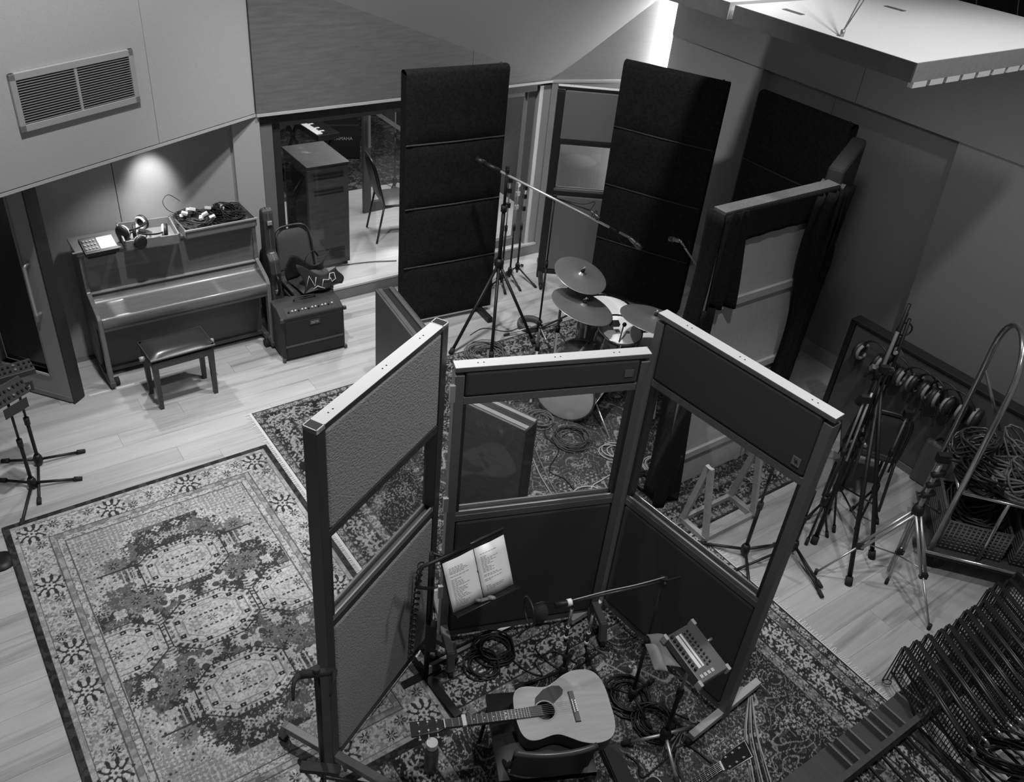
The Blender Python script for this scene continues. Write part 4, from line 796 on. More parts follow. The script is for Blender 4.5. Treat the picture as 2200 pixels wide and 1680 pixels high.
# ------------------------------------------------------------------ drum kit
shell = M('drum_shell', .07, .25, noise=.15, scale=6, coat=.4); head = M('drum_head', .8, .85); hoop = M('drum_hoop', .55, .2, 1.)
def drum(label, c, r, h, ax=(0, 0, 1), headm=head, lugs=8, group='drums of the kit', bass=False):
    ax = Vector(ax).normalized(); c = Vector(c); d = thing('drum', label, 'drum', c, 0, group)
    B().lathe([(r * .97, 0), (r, .005), (r, h - .005), (r * .97, h)], c, 32, ax).o('shell', shell, d)
    for z, nm in ((h, 'head'), (0, 'bottom_head')):
        s_ = 1 if z else -1; B().lathe([(0, z + s_ * .004), (r * .9, z + s_ * .004), (r * .99, z)], c, 32, ax if z else ax).o(nm, headm if z else head, d)
        B().lathe([(r * .985, z - .012), (r * 1.035, z - .012), (r * 1.035, z + .012), (r * .985, z + .012)], c, 32, ax).o('hoop', shell if bass else hoop, d)
    a = ax.orthogonal().normalized(); b2 = ax.cross(a)
    for k in range(lugs):
        t = 2 * math.pi * k / lugs; e = a * math.cos(t) + b2 * math.sin(t); l = B().bar(c + e * r * 1.02 + ax * h * .3, c + e * r * 1.02 + ax * h * .7, .018, .018, e).o('lug', chrome, d)
        B().cyl(c + e * r * 1.035 + ax * .0, c + e * r * 1.035 + ax * h, .003, n=5).o('tension_rod', chrome, l)
    return d
cm3 = M('cymbal_bronze', .26, .34, .65, noise=.1, scale=4)
def cymbal(label, c, r, ax, base_off=(0, 0), hb=None):
    c = Vector(c); ax = Vector(ax).normalized(); d = thing('cymbal', label, 'cymbal', c, 0, 'cymbals of the kit')
    B().lathe([(.008, .034), (r * .08, .031), (r * .13, .02), (r * .17, .014), (r * .55, .006), (r * .97, -.006), (r, -.0075), (r, -.009), (r * .95, -.0075), (r * .17, .012), (.008, .03)], c, 40, ax).o('plate', cm3, d)
    B().cyl(c + ax * .03, c + ax * .06, .016, n=10).o('felt', blkp, d); B().cyl(c + ax * .06, c + ax * .085, .007, n=6).bar(c + ax * .07 - ax.orthogonal() * .02, c + ax * .07 + ax.orthogonal() * .02, .006, .006).o('wing_nut', chrome, d)
    b0 = Vector((c.x + base_off[0], c.y + base_off[1], 0)); j = c - ax * .03; up = Vector((b0.x, b0.y, c.z - .12))
    s = thing('cymbal_stand', label.replace('cymbal', 'cymbal stand carrying the', 1) if False else 'chrome stand holding the ' + label, 'cymbal stand', b0, 0, 'cymbal stands of the kit')
    dk_ = M('stand_dark_chrome', .10, .35, .6); up = Vector((b0.x, b0.y, c.z - .30)); B().cyl(j, up, .008, n=8).o('tilter', dk_, s); B().cyl(up, (b0.x, b0.y, .08), .012, n=8).o('pole', dk_, s); B().cyl((b0.x, b0.y, .40), (b0.x, b0.y, .46), .022, n=8).o('collar', blk, s)
    for k in range(3):
        t = k * 2.094 + .5; e = Vector((math.cos(t), math.sin(t), 0)); l = B().bar((b0.x, b0.y, .42), b0 + e * .27 + Vector((0, 0, .02)), .02, .008).o('leg', steel, s); B().ball(b0 + e * .27 + Vector((0, 0, .016)), .015, 8).o('rubber_foot', rub, l)
    return d
# turn cymbal to face roughly up but tipped
toC = Vector((-.15, -.55, 1))
cymbal('crash cymbal tipped towards the gallery', F(1248, 590, 1.10), .235, (.27, -.17, 1), (-.12, .2))
cymbal('ride cymbal in front of the crash', F(1252, 657, .92), .275, (.27, .02, 1), (-.33, .06))
cymbal('third cymbal half hidden by the right screen', F(1406, 686, .95), .29, (.15, .12, 1), (.16, .16))
drum('floor tom with white head partly under the ride cymbal', F(1303, 662, .67) - Vector((0, 0, .36)), .225, .36)
drum('rack tom with bright white head beside the middle screen', F(1333, 708, .72) - Vector((0, 0, .24)) - Vector((.02, -.04, 0)), .185, .24, (.1, -.18, 1))
drum('snare drum at the edge of the right screen', F(1405, 738, .58) - Vector((0, 0, .14)), .18, .14)
fa, fb = F(1212, 842, .285), F(1268, 772, .285); ax = (fa - fb).normalized(); bd = drum('bass drum facing the middle screen window', fa - ax * .44, .275, .44, ax, M('bass_head', .5, .6, noise=.1, scale=8), 8, bass=True)
B().lathe([(0, .449), (.055, .449)], fa - ax * .44 + Vector((-.03, 0, .12)), 20, ax).o('port_hole', darkfr, bd)
for s in (-1, 1):
    e = Vector((ax.y, -ax.x, 0)) * s; p = fa - ax * .12 + e * .25 + Vector((0, 0, -.08)); B().cyl(p, p + e * .22 + ax * .15 + Vector((0, 0, -.20)), .008, n=6).o('spur', chrome, bd)
for k, t in enumerate((.5, 2.6, 4.7)):       # floor tom legs
    c = F(1303, 662, .67); B().cyl((c.x + .235 * math.cos(t), c.y + .235 * math.sin(t), .5), (c.x + .245 * math.cos(t), c.y + .245 * math.sin(t), .012), .006, n=6).o('leg', chrome, bpy.data.objects['drum'])
c = F(1405, 738, .58); ss = thing('snare_stand', 'chrome tripod stand under the snare drum', 'drum stand', (c.x, c.y, 0), 0)
B().cyl((c.x, c.y, .1), (c.x, c.y, .43), .012, n=8).o('pole', chrome, ss)
for k in range(3):
    e = Vector((math.cos(k * 2.094), math.sin(k * 2.094), 0)); B().bar((c.x, c.y, .25), Vector((c.x, c.y, .015)) + e * .24, .02, .008).o('leg', steel, ss); B().bar((c.x, c.y, .40), Vector((c.x, c.y, .432)) + e * .17, .02, .01).o('basket_arm', chrome, ss)
rt = F(1333, 708, .72); B().cyl((rt.x, rt.y, .50), (rt.x - .02, rt.y + .02, .45), .012, n=8).cyl((rt.x - .02, rt.y + .02, .46), (rt.x - .08, rt.y + .1, .36), .012, n=8).o('mount', chrome, bpy.data.objects['drum.001'])
mp = F(1320, 695, .80); mm_ = thing('clip_microphone', 'small black clip microphone above the rack tom head', 'microphone', mp, 0)
B().ob(mp, .085, .05, .03, (.3, .1, .4)).o('capsule', blkp, mm_); B().ball(mp + Vector((.085, .0, .0)), .02, 8).o('clip', blkp, mm_)
B().tube(spl([mp + Vector((.08, 0, 0)), mp + Vector((.05, -.12, -.12)), mp + Vector((.03, -.16, -.28))], 5), .006, 6).o('gooseneck', blk, mm_)
th_ = F(1290, 905, .45)
# coils and leads round the kit
def coil(label, c, r, n, rr, mat, seed, sq=1., group='cable coils', tail=None):
    q = random.Random(seed); c = Vector(c); pts = []
    ph = q.uniform(0, 6)
    for i in range(n * 14):
        t = i / 14 * 2 * math.pi; k = i // 14; rad = r * (.86 + .14 * math.sin(t * .37 + ph) + .06 * math.sin(t * 1.7 + k)); pts.append(c + Vector((rad * math.cos(t) + .02 * math.sin(k * 2.1), rad * math.sin(t) * sq + .02 * math.cos(k * 1.3), rr + .007 * k * (.5 + .5 * math.sin(t * .5 + k)) )))
    if tail: pts += [Vector(p) for p in tail]
    return B().tube(pts, rr, 5).o('cable_coil', mat, None, label, 'cable', group)
RZ = .012
coil('grey cable coil round the front leg of the tall tripod', F(1045, 762, RZ), .19, 9, .005, M('coil_grey', .12, .6), 1)
coil('thin dark cable coil on the rug in front of the bass drum', F(1228, 945, RZ), .16, 11, .0045, M('coil_dark', .06, .6), 2)
coil('pale oval cable loop seen through the middle window', F(1320, 972, RZ), .12, 3, .007, M('coil_pale', .3, .6), 3, .8)
coil('grey cable coil at the left of the bass drum front', F(1162, 905, RZ), .11, 7, .005, M('coil_grey', .12, .6), 4)
coil('pale cable coil seen low in the right screen window', F(1412, 1003, RZ), .13, 5, .006, M('coil_pale', .3, .6), 5)
coil('black cable coil beside the drape foot', F(1395, 1040, RZ), .13, 7, .006, ck, 6)
tr_ = F(1138, 702); B().lathe([(.09, 0), (.125, 0), (.13, .03), (.125, .06), (.09, .06), (.085, .03), (.09, 0)], tr_, 28).o('cable_drum', M('reel_grey', .05, .6), None, 'round grey reel lying on the floor beside the rug', 'reel')
def lead(label, pix, r=.005, mat=ck, z=RZ, group='leads on the floor', k=6):
    return B().tube(spl([F(x, y, z + r) for x, y in pix], k), r, 5).o('floor_lead', mat, None, label, 'cable', group)
lead('thin lead looping across the bare floor beside the tall tripod', [(1010, 720), (1040, 705), (1090, 712), (1130, 700), (1165, 712), (1150, 735), (1100, 728), (1060, 742)], .004, z=.002)
lead('pale lead crossing the rug low in the middle window', [(1215, 1075), (1240, 1050), (1270, 1045), (1300, 1055), (1330, 1058)], .006, cw_)
lead('pale lead curving up at the right of the middle window', [(1270, 1070), (1272, 1045), (1295, 1030), (1325, 1010), (1345, 985)], .006, cw_)
lead('pale leads running down the rug past the low gobo', [(1145, 985), (1160, 1020), (1178, 1050), (1195, 1075), (1225, 1095)], .007, M('lead_mid', .2, .6))
lead('grey lead beside the pale leads near the low gobo', [(1150, 965), (1165, 1000), (1190, 1050), (1215, 1080)], .006, M('coil_grey', .12, .6))
lead('dark lead from the bass drum to the low gobo', [(1195, 880), (1170, 930), (1200, 965), (1180, 1010), (1215, 1030), (1245, 1070)], .005)
lead('dark lead along the floor by the glass door step', [(720, 572), (790, 563), (852, 560)], .005, z=.135)
# ================================================================== NEXT ROOM
lsl = M('cabinet_wood', .06, .6, noise=.25, scale=5, stretch=(1, 1, 5)); PF = .131
cb = thing('speaker_cabinet', 'tall wooden louvred speaker cabinet just beyond the glass doors', 'cabinet', uv(3.22, 7.53, PF), AU); X, Y, Z = .43, .58, 1.12
B().box(.0, X, 0, Y, .04, Z - .02).o('body', lsl, cb, world=False, bev=.006); B().box(-.012, X + .012, -.012, Y + .012, Z - .02, Z).o('top', lsl, cb, world=False, bev=.005)
B().box(.02, X - .02, .02, Y - .02, 0, .04).o('plinth', darkfr, cb, world=False)
for z0 in (.10, .82, .98):
    for k in range(4 if z0 < .5 else 2): B().box(.06, X - .06, -.006, .002, z0 + k * .035, z0 + .016 + k * .035).o('louvre', darkfr, cb, world=False)
for y in (.08,): B().box(-.004, 0, .05, Y - .05, .1, 1.0).o('side_grille', M('dark_mesh', .01, .9), cb, world=False)
banquet('padded chair standing on the pale floor of the next room', at4(uv(4.45, 7.98, PF), AU + 1.35), None)
# keyboard on a stand
kb = thing('keyboard', 'stage keyboard with white keys deep in the next room', 'keyboard', F(662, 272, .85), AU - 1.5)
B().box(-.5, .5, -.14, .14, 0, .07).o('body', blk, kb, world=False, bev=.006)
for k in range(26): B().box(-.47 + k * .036, -.437 + k * .036, -.138, .0, .07, .078).o('key', M('ivory_key', .75, .35), kb, world=False)
for k in range(26):
    if k % 7 not in (2, 6): B().box(-.445 + k * .036, -.427 + k * .036, -.06, .0, .078, .086).o('black_key', blkp, kb, world=False)
for s in (-1, 1):
    B().bar((s * .4, -.1, 0), (s * .4, .2, -.72), .03, .03).bar((s * .4, .1, 0), (s * .4, -.2, -.72), .03, .03).o('stand_leg', blk, kb, world=False)
sa = thing('keyboard_amplifier', 'black amplifier with pale lettering in the next room', 'amplifier', F(736, 268, .6), AU - .35)
B().box(-.22, .22, 0, .3, -.45, .0).o('cabinet', blkp, sa, world=False, bev=.01)
text('lettering', 'YAMAHA', .06, M('letter_pale', .45, .5), sa, (0, -.003, -.2), (math.pi / 2, 0, 0))
B().box(-.2, .2, .05, .25, -.47, -.45).o('stand_top', blk, sa, world=False)
for x in (-.18, .18): B().bar((x, .1, -.46), (x, .1, -.47 + .0), .03, .03).o('stand_foot', blk, sa, world=False)
rug('area_rug', 'dark rug on the floor of the room beyond the glass doors', 2.9, 9.25, 3.2, 2.4, .131, dark_pat(21, .8, ((.012, .2, .03, 2.6),), .12, dens=.5), .02)
b_ = F(848, 405, PF); stand('mic stand standing on the far rug in the next room', b_, [b_ + Vector((.25 * math.cos(a), .25 * math.sin(a), 0)) for a in (.4, 2.5, 4.6)], .1, b_ + Vector((0, 0, 1.3)), None, r=.012, upper=steel)
lead('black lead lying on the pale floor of the next room', [(800, 432), (815, 440), (850, 430), (870, 415)], .005, z=.134)
# ================================================================== THE BOOTH IN FRONT
# music stand with lyrics
mb = F(915, 1452, RZ); mst = thing('music_stand', 'black music stand holding two lyric sheets in the booth', 'music stand', mb, AU)
t0, t1 = Vector((0, 0, 0)), None
BL, BR, TL, TR = F(972, 1320, .80), F(1105, 1256, .80), F(945, 1200, 1.10), F(1081, 1135, 1.10)
nrm = (BR - BL).cross(TL - BL).normalized(); 
if nrm.z < 0: nrm = -nrm
B().hexa([BL - nrm * .006, BR - nrm * .006, BR - nrm * .002, BL - nrm * .002, TL - nrm * .006, TR - nrm * .006, TR - nrm * .002, TL - nrm * .002]).o('desk', blk, mst)
lip = nrm * .05
B().hexa([BL - nrm * .006, BR - nrm * .006, BR + lip, BL + lip, BL - nrm * .006 + Vector((0, 0, .004)), BR - nrm * .006 + Vector((0, 0, .004)), BR + lip + Vector((0, 0, .004)), BL + lip + Vector((0, 0, .004))]).o('lip', blk, mst)
B().cyl(TL, TR, .008, n=8).o('top_rod', M('rod_sheen', .06, .3, .5), mst); B().cyl(BL + lip, BR + lip, .004, n=6).o('lip_rod', M('rod_sheen', .06, .3, .5), mst)
for k in range(16): B().bar(BL.lerp(BR, (k + .5) / 16) + nrm * .006, BL.lerp(BR, (k + .5) / 16) + lip, .004, .006).o('lip_rib', M('rod_sheen', .06, .3, .5), mst)
ptop = Vector((mb.x, mb.y, 1.06)); B().cyl(mb + Vector((0, 0, .02)), ptop, .016, n=10).o('pole', blk, mst)
m1 = TL.lerp(TR, .35) .lerp(BL.lerp(BR, .35), .4) - nrm * .02; B().tube(spl([ptop, (ptop + m1) / 2 + Vector((0, 0, .02)), m1], 4), .010, 8).o('desk_arm', blk, mst)
e1 = F(985, 1540, RZ + .02); e2 = mb + (mb - e1) * .3; B().bar(e1, e2 + Vector((0, 0, .0)), .05, .03).o('base_bar', blk, mst); e3 = (BR - BL).normalized() * .16
B().bar(mb + Vector((0, 0, .02)) - e3, mb + Vector((0, 0, .02)) + e3 * .6, .04, .025).o('base_bar', blk, mst)
hk = [V(mb, 897, 1262), V(mb, 893, 1258), V(mb, 903, 1220), V(mb, 945, 1200)]
B().tube([F(930, 1265, .98), F(896, 1262, 1.0), F(905, 1219, 1.1), F(950, 1199, 1.1), F(1010, 1170, 1.1)], .011, 8).o('side_bracket', blk, mst)
cc = []
for k in range(150):
    z = 1.0 - k / 150 * .85; t = k * .75; cc.append((mb.x - .055 + .016 * math.cos(t) - .05 * k / 150, mb.y - .02 + .016 * math.sin(t), z))
B().tube(cc, .004, 5).o('coiled_lead', ck, mst, label='curly black lead')
B().ob((mb.x + .02, mb.y - .03, .42), .06, .05, .22).o('clamp_block', blkp, mst)
paper = M('paper', .78, .8); ink = M('ink', .16, .8)
def quad(p00, p10, p01, p11, off): return lambda a, b: p00.lerp(p10, a).lerp(p01.lerp(p11, a), b) + nrm * off
for k, (a0, a1) in enumerate(((.015, .49), (.50, .985))):
    f = quad(BL, BR, TL, TR, .001 + .001 * k); sh = thing('lyric_sheet', ('left of two lyric sheets on the music stand', 'right of two lyric sheets on the music stand')[k], 'paper', f((a0 + a1) / 2, .5), 0, 'lyric sheets')
    B().grid(lambda a, b: f(a0 + (a1 - a0) * a, .02 + .88 * b) + nrm * (.006 * (math.sin(a * 3.1)) ** 2), 6, 4).o('page', paper, sh, solid=.0006)
    q = random.Random(9 + k); b = B(); yy = .84
    while yy > .08:
        w_ = q.choice((.25, .4, .5, .6, .3)) if q.random() > .12 else 0
        n_ = max(1, int(w_ / .09)); x0 = .14
        for i in range(n_ if w_ else 0):
            l_ = q.uniform(.05, .1); ff = lambda a, c: f(a0 + (a1 - a0) * a, .02 + .88 * c) + nrm * (.0012 + .006 * (math.sin(a * 3.1)) ** 2)
            b.add([ff(x0, yy), ff(x0 + l_, yy), ff(x0 + l_, yy + .0085), ff(x0, yy + .0085)], [(0, 1, 2, 3)]); x0 += l_ + .02
        yy -= .027 if w_ else .035
    b.o('printed_lines', ink, sh, kind='stuff')
cp = f(0, 0); cpp = BL.lerp(BR, .46) + nrm * .03 + Vector((0, 0, .02)); cl_ = thing('capo', 'small dark metal clip resting on the lip of the music stand', 'clip', cpp, 0)
B().ob(cpp, .06, .02, .014, (.2, 0, .5)).o('jaw', grey, cl_, bev=.004); B().ball(cpp + Vector((.035, .015, .004)), .022, 10, (1.2, .7, .5)).o('grip', M('grip_grey', .2, .4), cl_); B().ball(cpp + Vector((-.035, -.015, .006)), .018, 10, (1.2, .7, .5)).o('grip', grey, cl_)
# vocal microphone on a boom
vb0 = F(1353, 1512, RZ); vt = V(vb0, 1407, 1243); vm_ = F(1228, 1293, vt.z - .02); vtl = line_at(vt, vm_, 1462)
stand('booth mic stand with boom reaching left to a vocal microphone', vb0, [F(1300, 1478, RZ), F(1400, 1465, RZ), F(1395, 1565, RZ)], .10, vt, (vtl, vm_), r=.011, upper=M('black_satin', .03, .35), weight=False)
B().tube(spl([vm_ + Vector((0, 0, .012)), vm_.lerp(vt, .35) + Vector((0, 0, .022)), vm_.lerp(vt, .7) + Vector((0, 0, .02)), vt + Vector((0, 0, .03))], 5), .0028, 5).o('boom_lead', cw_, None, 'pale lead taped along the vocal microphone boom', 'cable')
md = (vm_ - vt).normalized(); vmic = thing('vocal_microphone', 'large dark vocal microphone with round pop shield', 'microphone', vm_, 0)
B().cyl(vm_ - md * .02, vm_ + md * .09, .014, .017, n=12).o('shaft', blk, vmic); B().cyl(vm_ + md * .0, vm_ + md * .025, .019, n=12).o('ring', white, vmic)
hc = vm_ + md * .17 + Vector((0, 0, -.03)); B().ball(hc, .055, 14, (.8, .8, 1.25)).o('windshield', M('foam_black', .02, .95, bump=.5, bscale=200), vmic)
B().tube([hc + md * .06 + Vector((md.y * .075 * math.cos(t), -md.x * .075 * math.cos(t), .075 * math.sin(t) + .03)) for t in [2 * math.pi * k / 20 for k in range(20)]], .006, 6, True).o('pop_ring', blk, vmic)
B().tube([hc - md * .06 + Vector((0, 0, .05)), hc + Vector((0, 0, .085)), hc + md * .06 + Vector((0, 0, .06))], .004, 5).o('yoke', blk, vmic)
# slim instrument microphones pointing at the guitar
ib = F(1208, 1452, RZ); it = V(ib, 1214, 1380)
stand('short black mic stand by the guitar lower bout', ib, [F(1110, 1478, RZ), F(1228, 1404, RZ), F(1195, 1500, RZ)], .05, it, None, r=.012, upper=blk)
mslim = M('mic_silver', .55, .25, .9)
for k, (x0, y0, x1, y1, lab) in enumerate(((1214, 1378, 1223, 1318, 'left slim silver microphone behind the guitar'), (1258, 1390, 1265, 1332, 'right slim silver microphone behind the guitar'))):
    p0 = F(x0, y0, it.z if k == 0 else .30); p1 = p0 + Vector((.012, .06, .22)); m = thing('slim_microphone', lab, 'microphone', p0, 0, 'slim silver microphones'); d = (p1 - p0)
    B().cyl(p0, p0 + d * .5, .010, n=12).o('lower_body', blkp, m); B().cyl(p0 + d * .5, p1, .0105, n=12).o('upper_body', mslim, m); B().cyl(p0 + d * .1, p0 + d * .18, .013, n=12).cyl(p0 + d * .42, p0 + d * .47, .013, n=12).o('collar', white, m); B().cyl(p1, p1 + d * .2, .004, n=6).o('tip', blk, m)
    if k: stand('second short mic stand holding the right slim microphone', F(1262, 1428, RZ), [F(1235, 1440, RZ), F(1280, 1450, RZ), F(1275, 1410, RZ)], .05, p0, None, r=.009, upper=blk)
# chair with guitar
chc = F(1160, 1570, .45); bk = Vector((.22, -1, 0)); rz_ = math.atan2(bk.y, bk.x) - math.pi / 2
pch = thing('tub_chair', 'black vinyl chair with curved back carrying the acoustic guitar', 'chair'); lea = M('chair_leather', .014, .45, noise=.2, scale=30, spec=.3)
B().grid(lambda a, b: (-.25 + .5 * a, -.25 + .5 * b, .43 + .03 * (1 - (2 * a - 1) ** 4) * (1 - (2 * b - 1) ** 4)), 12, 12).grid(lambda a, b: (.25 - .5 * a, -.25 + .5 * b, .39), 2, 2).grid(lambda a, b: (-.25 + .5 * a, -.25, .39 + .04 * b), 4, 1).grid(lambda a, b: (-.25, .25 - .5 * a, .39 + .04 * b), 4, 1).grid(lambda a, b: (.25, -.25 + .5 * a, .39 + .04 * b), 4, 1).o('seat', lea, pch, world=False)
def bkf(a, b, o): t = (a - .5) * 1.5; return (.20 * math.sin(t) / math.sin(.75), .25 - .14 * (1 - math.cos(t)) + .05 * b + o, .47 + b * (.20 + .05 * math.cos(t)))
B().grid(lambda a, b: bkf(a, b, 0), 16, 6).grid(lambda a, b: bkf(1 - a, b, .025), 16, 6).o('backrest', lea, pch, world=False)
B().tube([bkf(k / 16, 1, .012) for k in range(17)], .015, 8).o('top_rail', M('rail_sheen', .05, .3), pch, world=False)
for x, y, in ((-.23, -.22), (.23, -.22), (-.22, .24), (.22, .24)): B().tube([(x, y, .40), (x * 1.12, y * 1.12, 0)], .012, 8).o('leg', blk, pch, world=False)
for s in (-1, 1): B().tube([(s * .22, .1, .40), (s * .205, .20, .47), (s * .2, .25, .6)], .012, 8).o('back_post', blk, pch, world=False)
place(pch, at4((chc.x, chc.y, RZ), rz_))
def guitar(label, tail_p, head_p, up, name='acoustic_guitar', dark=False):
    """tail_p: end of the body, head_p: tip of the headstock, both on the face plane"""
    tail_p, head_p = Vector(tail_p), Vector(head_p); X = (head_p - tail_p).normalized(); Z = Vector(up).normalized(); Z = (Z - X * Z.dot(X)).normalized(); Y = Z.cross(X); k = (head_p - tail_p).length / 1.03
    mt = Matrix((( X.x, Y.x, Z.x, tail_p.x), (X.y, Y.y, Z.y, tail_p.y), (X.z, Y.z, Z.z, tail_p.z), (0, 0, 0, 1))) @ Matrix.Scale(k, 4)
    g = thing(name, label, 'guitar'); top = M('spruce_top' + ('_d' if dark else ''), .03 if dark else .29, .35, noise=.14, scale=5, stretch=(.6, 6, 1)); sd = M('guitar_sides', .05, .4); fb = M('fretboard', .03, .5)
    hw = [(0, 0), (.0, .07), (.01, .13), (.035, .175), (.08, .197), (.14, .2), (.2, .183), (.25, .155), (.295, .132), (.33, .128), (.37, .135), (.41, .143), (.45, .14), (.475, .122), (.49, .09), (.497, .04), (.498, 0)]
    sm = spl([(x, y, 0) for x, y in hw], 3); prof = [(p.x, p.y) for p in sm] + [(p.x, -p.y) for p in reversed(sm[1:-1])]
    B().add([(x, y, -.1) for x, y in prof] + [(x, y, -.0005) for x, y in prof], [tuple(reversed(range(len(prof))))] + [(i, (i + 1) % len(prof), len(prof) + (i + 1) % len(prof), len(prof) + i) for i in range(len(prof))]).o('body', sd, g, world=False)
    cx = .345; hole = [(cx + .05 * math.cos(t), .05 * math.sin(t)) for t in [2 * math.pi * i / 32 for i in range(32)]]
    b = B(); n = len(prof)
    # soundboard as a ring between the outline and the hole
    out = [(x, y, .0005) for x, y in prof]; inn = []
    for x, y in prof: t = math.atan2(y, x - cx); inn.append((cx + .05 * math.cos(t), .05 * math.sin(t), .0005))
    b.add(out + inn, [(i, (i + 1) % n, n + (i + 1) % n, n + i) for i in range(n)]); b.o('soundboard', top, g, world=False)
    B().lathe([(0, -.09), (.049, -.09), (.0505, .0)], (cx, 0, 0), 32).o('sound_hole', darkfr, g, world=False); B().lathe([(.05, .001), (.06, .001)], (cx, 0, 0), 32).o('rosette', M('rosette', .2, .5), g, world=False)
    B().tube([(x, y, -.003) for x, y in prof], .0035, 5, True).o('binding', M('binding_pale', .45, .5), g, world=False)
    pg = [(.30, -.052), (.33, -.06), (.38, -.05), (.345, -.09)]; pgs = [(cx + .058 * math.cos(t), .058 * math.sin(t)) for t in [-.6 - i * .2 for i in range(11)]] + [(.235, -.075), (.225, -.1), (.24, -.125), (.28, -.13), (.33, -.115), (.38, -.075)]
    B().prism([(x, y, .001) for x, y in pgs], (0, 0, .0015)).o('pickguard', M('pickguard', .035, .3), g, world=False)
    br = B().hexa([(.175, -.085, .001), (.205, -.085, .001), (.205, .085, .001), (.175, .085, .001), (.178, -.083, .01), (.202, -.083, .01), (.202, .083, .01), (.178, .083, .01)]).o('bridge', M('bridge_wood', .06, .5), g, world=False)
    for i in range(6): B().cyl((.182, -.027 + i * .011, .01), (.182, -.027 + i * .011, .0145), .004, n=8).o('bridge_pin', white, br, world=False)
    B().box(.195, .199, -.036, .036, .01, .014).o('saddle', white, br, world=False)
    B().hexa([(.36, -.029, .001), (.86, -.0215, .001), (.86, .0215, .001), (.36, .029, .001), (.36, -.029, .009), (.86, -.0215, .009), (.86, .0215, .009), (.36, .029, .009)]).o('fretboard', fb, g, world=False)
    B().hexa([(.48, -.026, -.024), (.86, -.02, -.018), (.86, .02, -.018), (.48, .026, -.024), (.48, -.028, .001), (.86, -.0213, .001), (.86, .0213, .001), (.48, .028, .001)]).o('neck', sd, g, world=False, bev=.006)
    sc = .645; 
    for i in range(1, 20):
        x = .86 - sc * (1 - 2 ** (-i / 12)); w = .0215 + (.86 - x) * .015
        if x > .37: B().box(x - .001, x + .001, -w, w, .009, .0105).o('fret', chrome, g, world=False)
        if i in (3, 5, 7, 9, 15): B().cyl((x + .015, 0, .009), (x + .015, 0, .0096), .0035, n=8).o('inlay', white, g, world=False)
        if i == 12:
            for s in (-1, 1): B().cyl((x + .012, s * .01, .009), (x + .012, s * .01, .0096), .0035, n=8).o('inlay', white, g, world=False)
    B().box(.86, .865, -.022, .022, .0, .012).o('nut', white, g, world=False)
    hs = B().prism([(.865, -.022, -.012), (.895, -.034, -.014), (1.03, -.038, -.018), (1.03, .038, -.018), (.895, .034, -.014), (.865, .022, -.012)], (0, 0, .014)).o('headstock', M('headstock_black', .02, .3), g, world=False)
    if dark: B().tube([(.895, -.034, .0), (1.03, -.038, -.003), (1.03, .038, -.003), (.895, .034, .0)], .0025, 5).o('headstock_binding', white, hs, world=False)
    for s in (-1, 1):
        for i in range(3):
            x = .90 + i * .045; B().cyl((x, s * .022, -.004), (x, s * .022, .008), .005, n=8).o('tuner_post', chrome, hs, world=False); B().cyl((x, s * .036, -.012), (x, s * .05, -.012), .003, n=6).ball((x, s * .056, -.012), .008, 8, (1, .7, .5)).o('tuner_button', M('button_pale', .5, .4), hs, world=False)
    for i in range(6):
        y = -.027 + i * .011; B().cyl((.19, y, .015), (.862, y * .62, .0125), .0007, n=4).o('string', chrome, g, world=False)
    return place(g, mt), g
gt, _ = guitar('pale topped acoustic guitar lying across the chair seat', F(1309, 1508, .585), F(882, 1566, .60), (0.02, -.10, 1))
cpo = gt.matrix_basis @ Vector((.765, 0, .012)); B().ob(cpo, .022, .062, .016, (0, 0, math.atan2(gt.matrix_basis[1][0], gt.matrix_basis[0][0]))).o('capo', M('capo_white', .65, .4), None, 'white capo clamped on the neck of the pale guitar', 'capo', bev=.003)
# the dark guitar whose headstock pokes in at the bottom edge
g2, _ = guitar('dark guitar with bound headstock leaning at the bottom edge', F(1607, 1608, .92) + (F(1470, 1700, .55) - F(1607, 1608, .92)).normalized() * 1.03, F(1607, 1608, .92), (-.1, -.25, 1), name='dark_guitar', dark=True)
# flask
bp = F(925, 1652, RZ); fl_ = thing('drink_flask', 'dark drinks flask with pale round lid on the rug', 'bottle', bp, 0)
B().lathe([(0, 0), (.036, 0), (.039, .01), (.039, .15), (.033, .195), (.027, .21), (.027, .225), (0, .225)], bp, 24).o('body', M('flask_grey', .07, .35, .3), fl_); B().lathe([(.031, .215), (.031, .22), (.031, .25), (.031, .2505), (0, .2515)], bp, 24, smooth=False).o('lid', M('lid_pale', .42, .5), fl_)
# foot pedal
fp = F(1325, 1655, RZ); pd_ = thing('foot_pedal', 'black foot pedal on the rug right of the chair', 'pedal', fp, math.radians(115))
B().hexa([(-.13, -.05, 0), (.13, -.05, 0), (.13, .05, 0), (-.13, .05, 0), (-.13, -.05, .03), (.13, -.05, .06), (.13, .05, .06), (-.13, .05, .03)]).o('base', blkp, pd_, world=False, bev=.004); B().hexa([(-.12, -.045, .035), (.11, -.045, .066), (.11, .045, .066), (-.12, .045, .035), (-.12, -.045, .045), (.11, -.045, .076), (.11, .045, .076), (-.12, .045, .045)]).o('treadle', M('treadle', .035, .8), pd_, world=False)
B().cyl((.13, 0, .03), (.16, 0, .03), .01, n=8).o('jack', chrome, pd_, world=False)
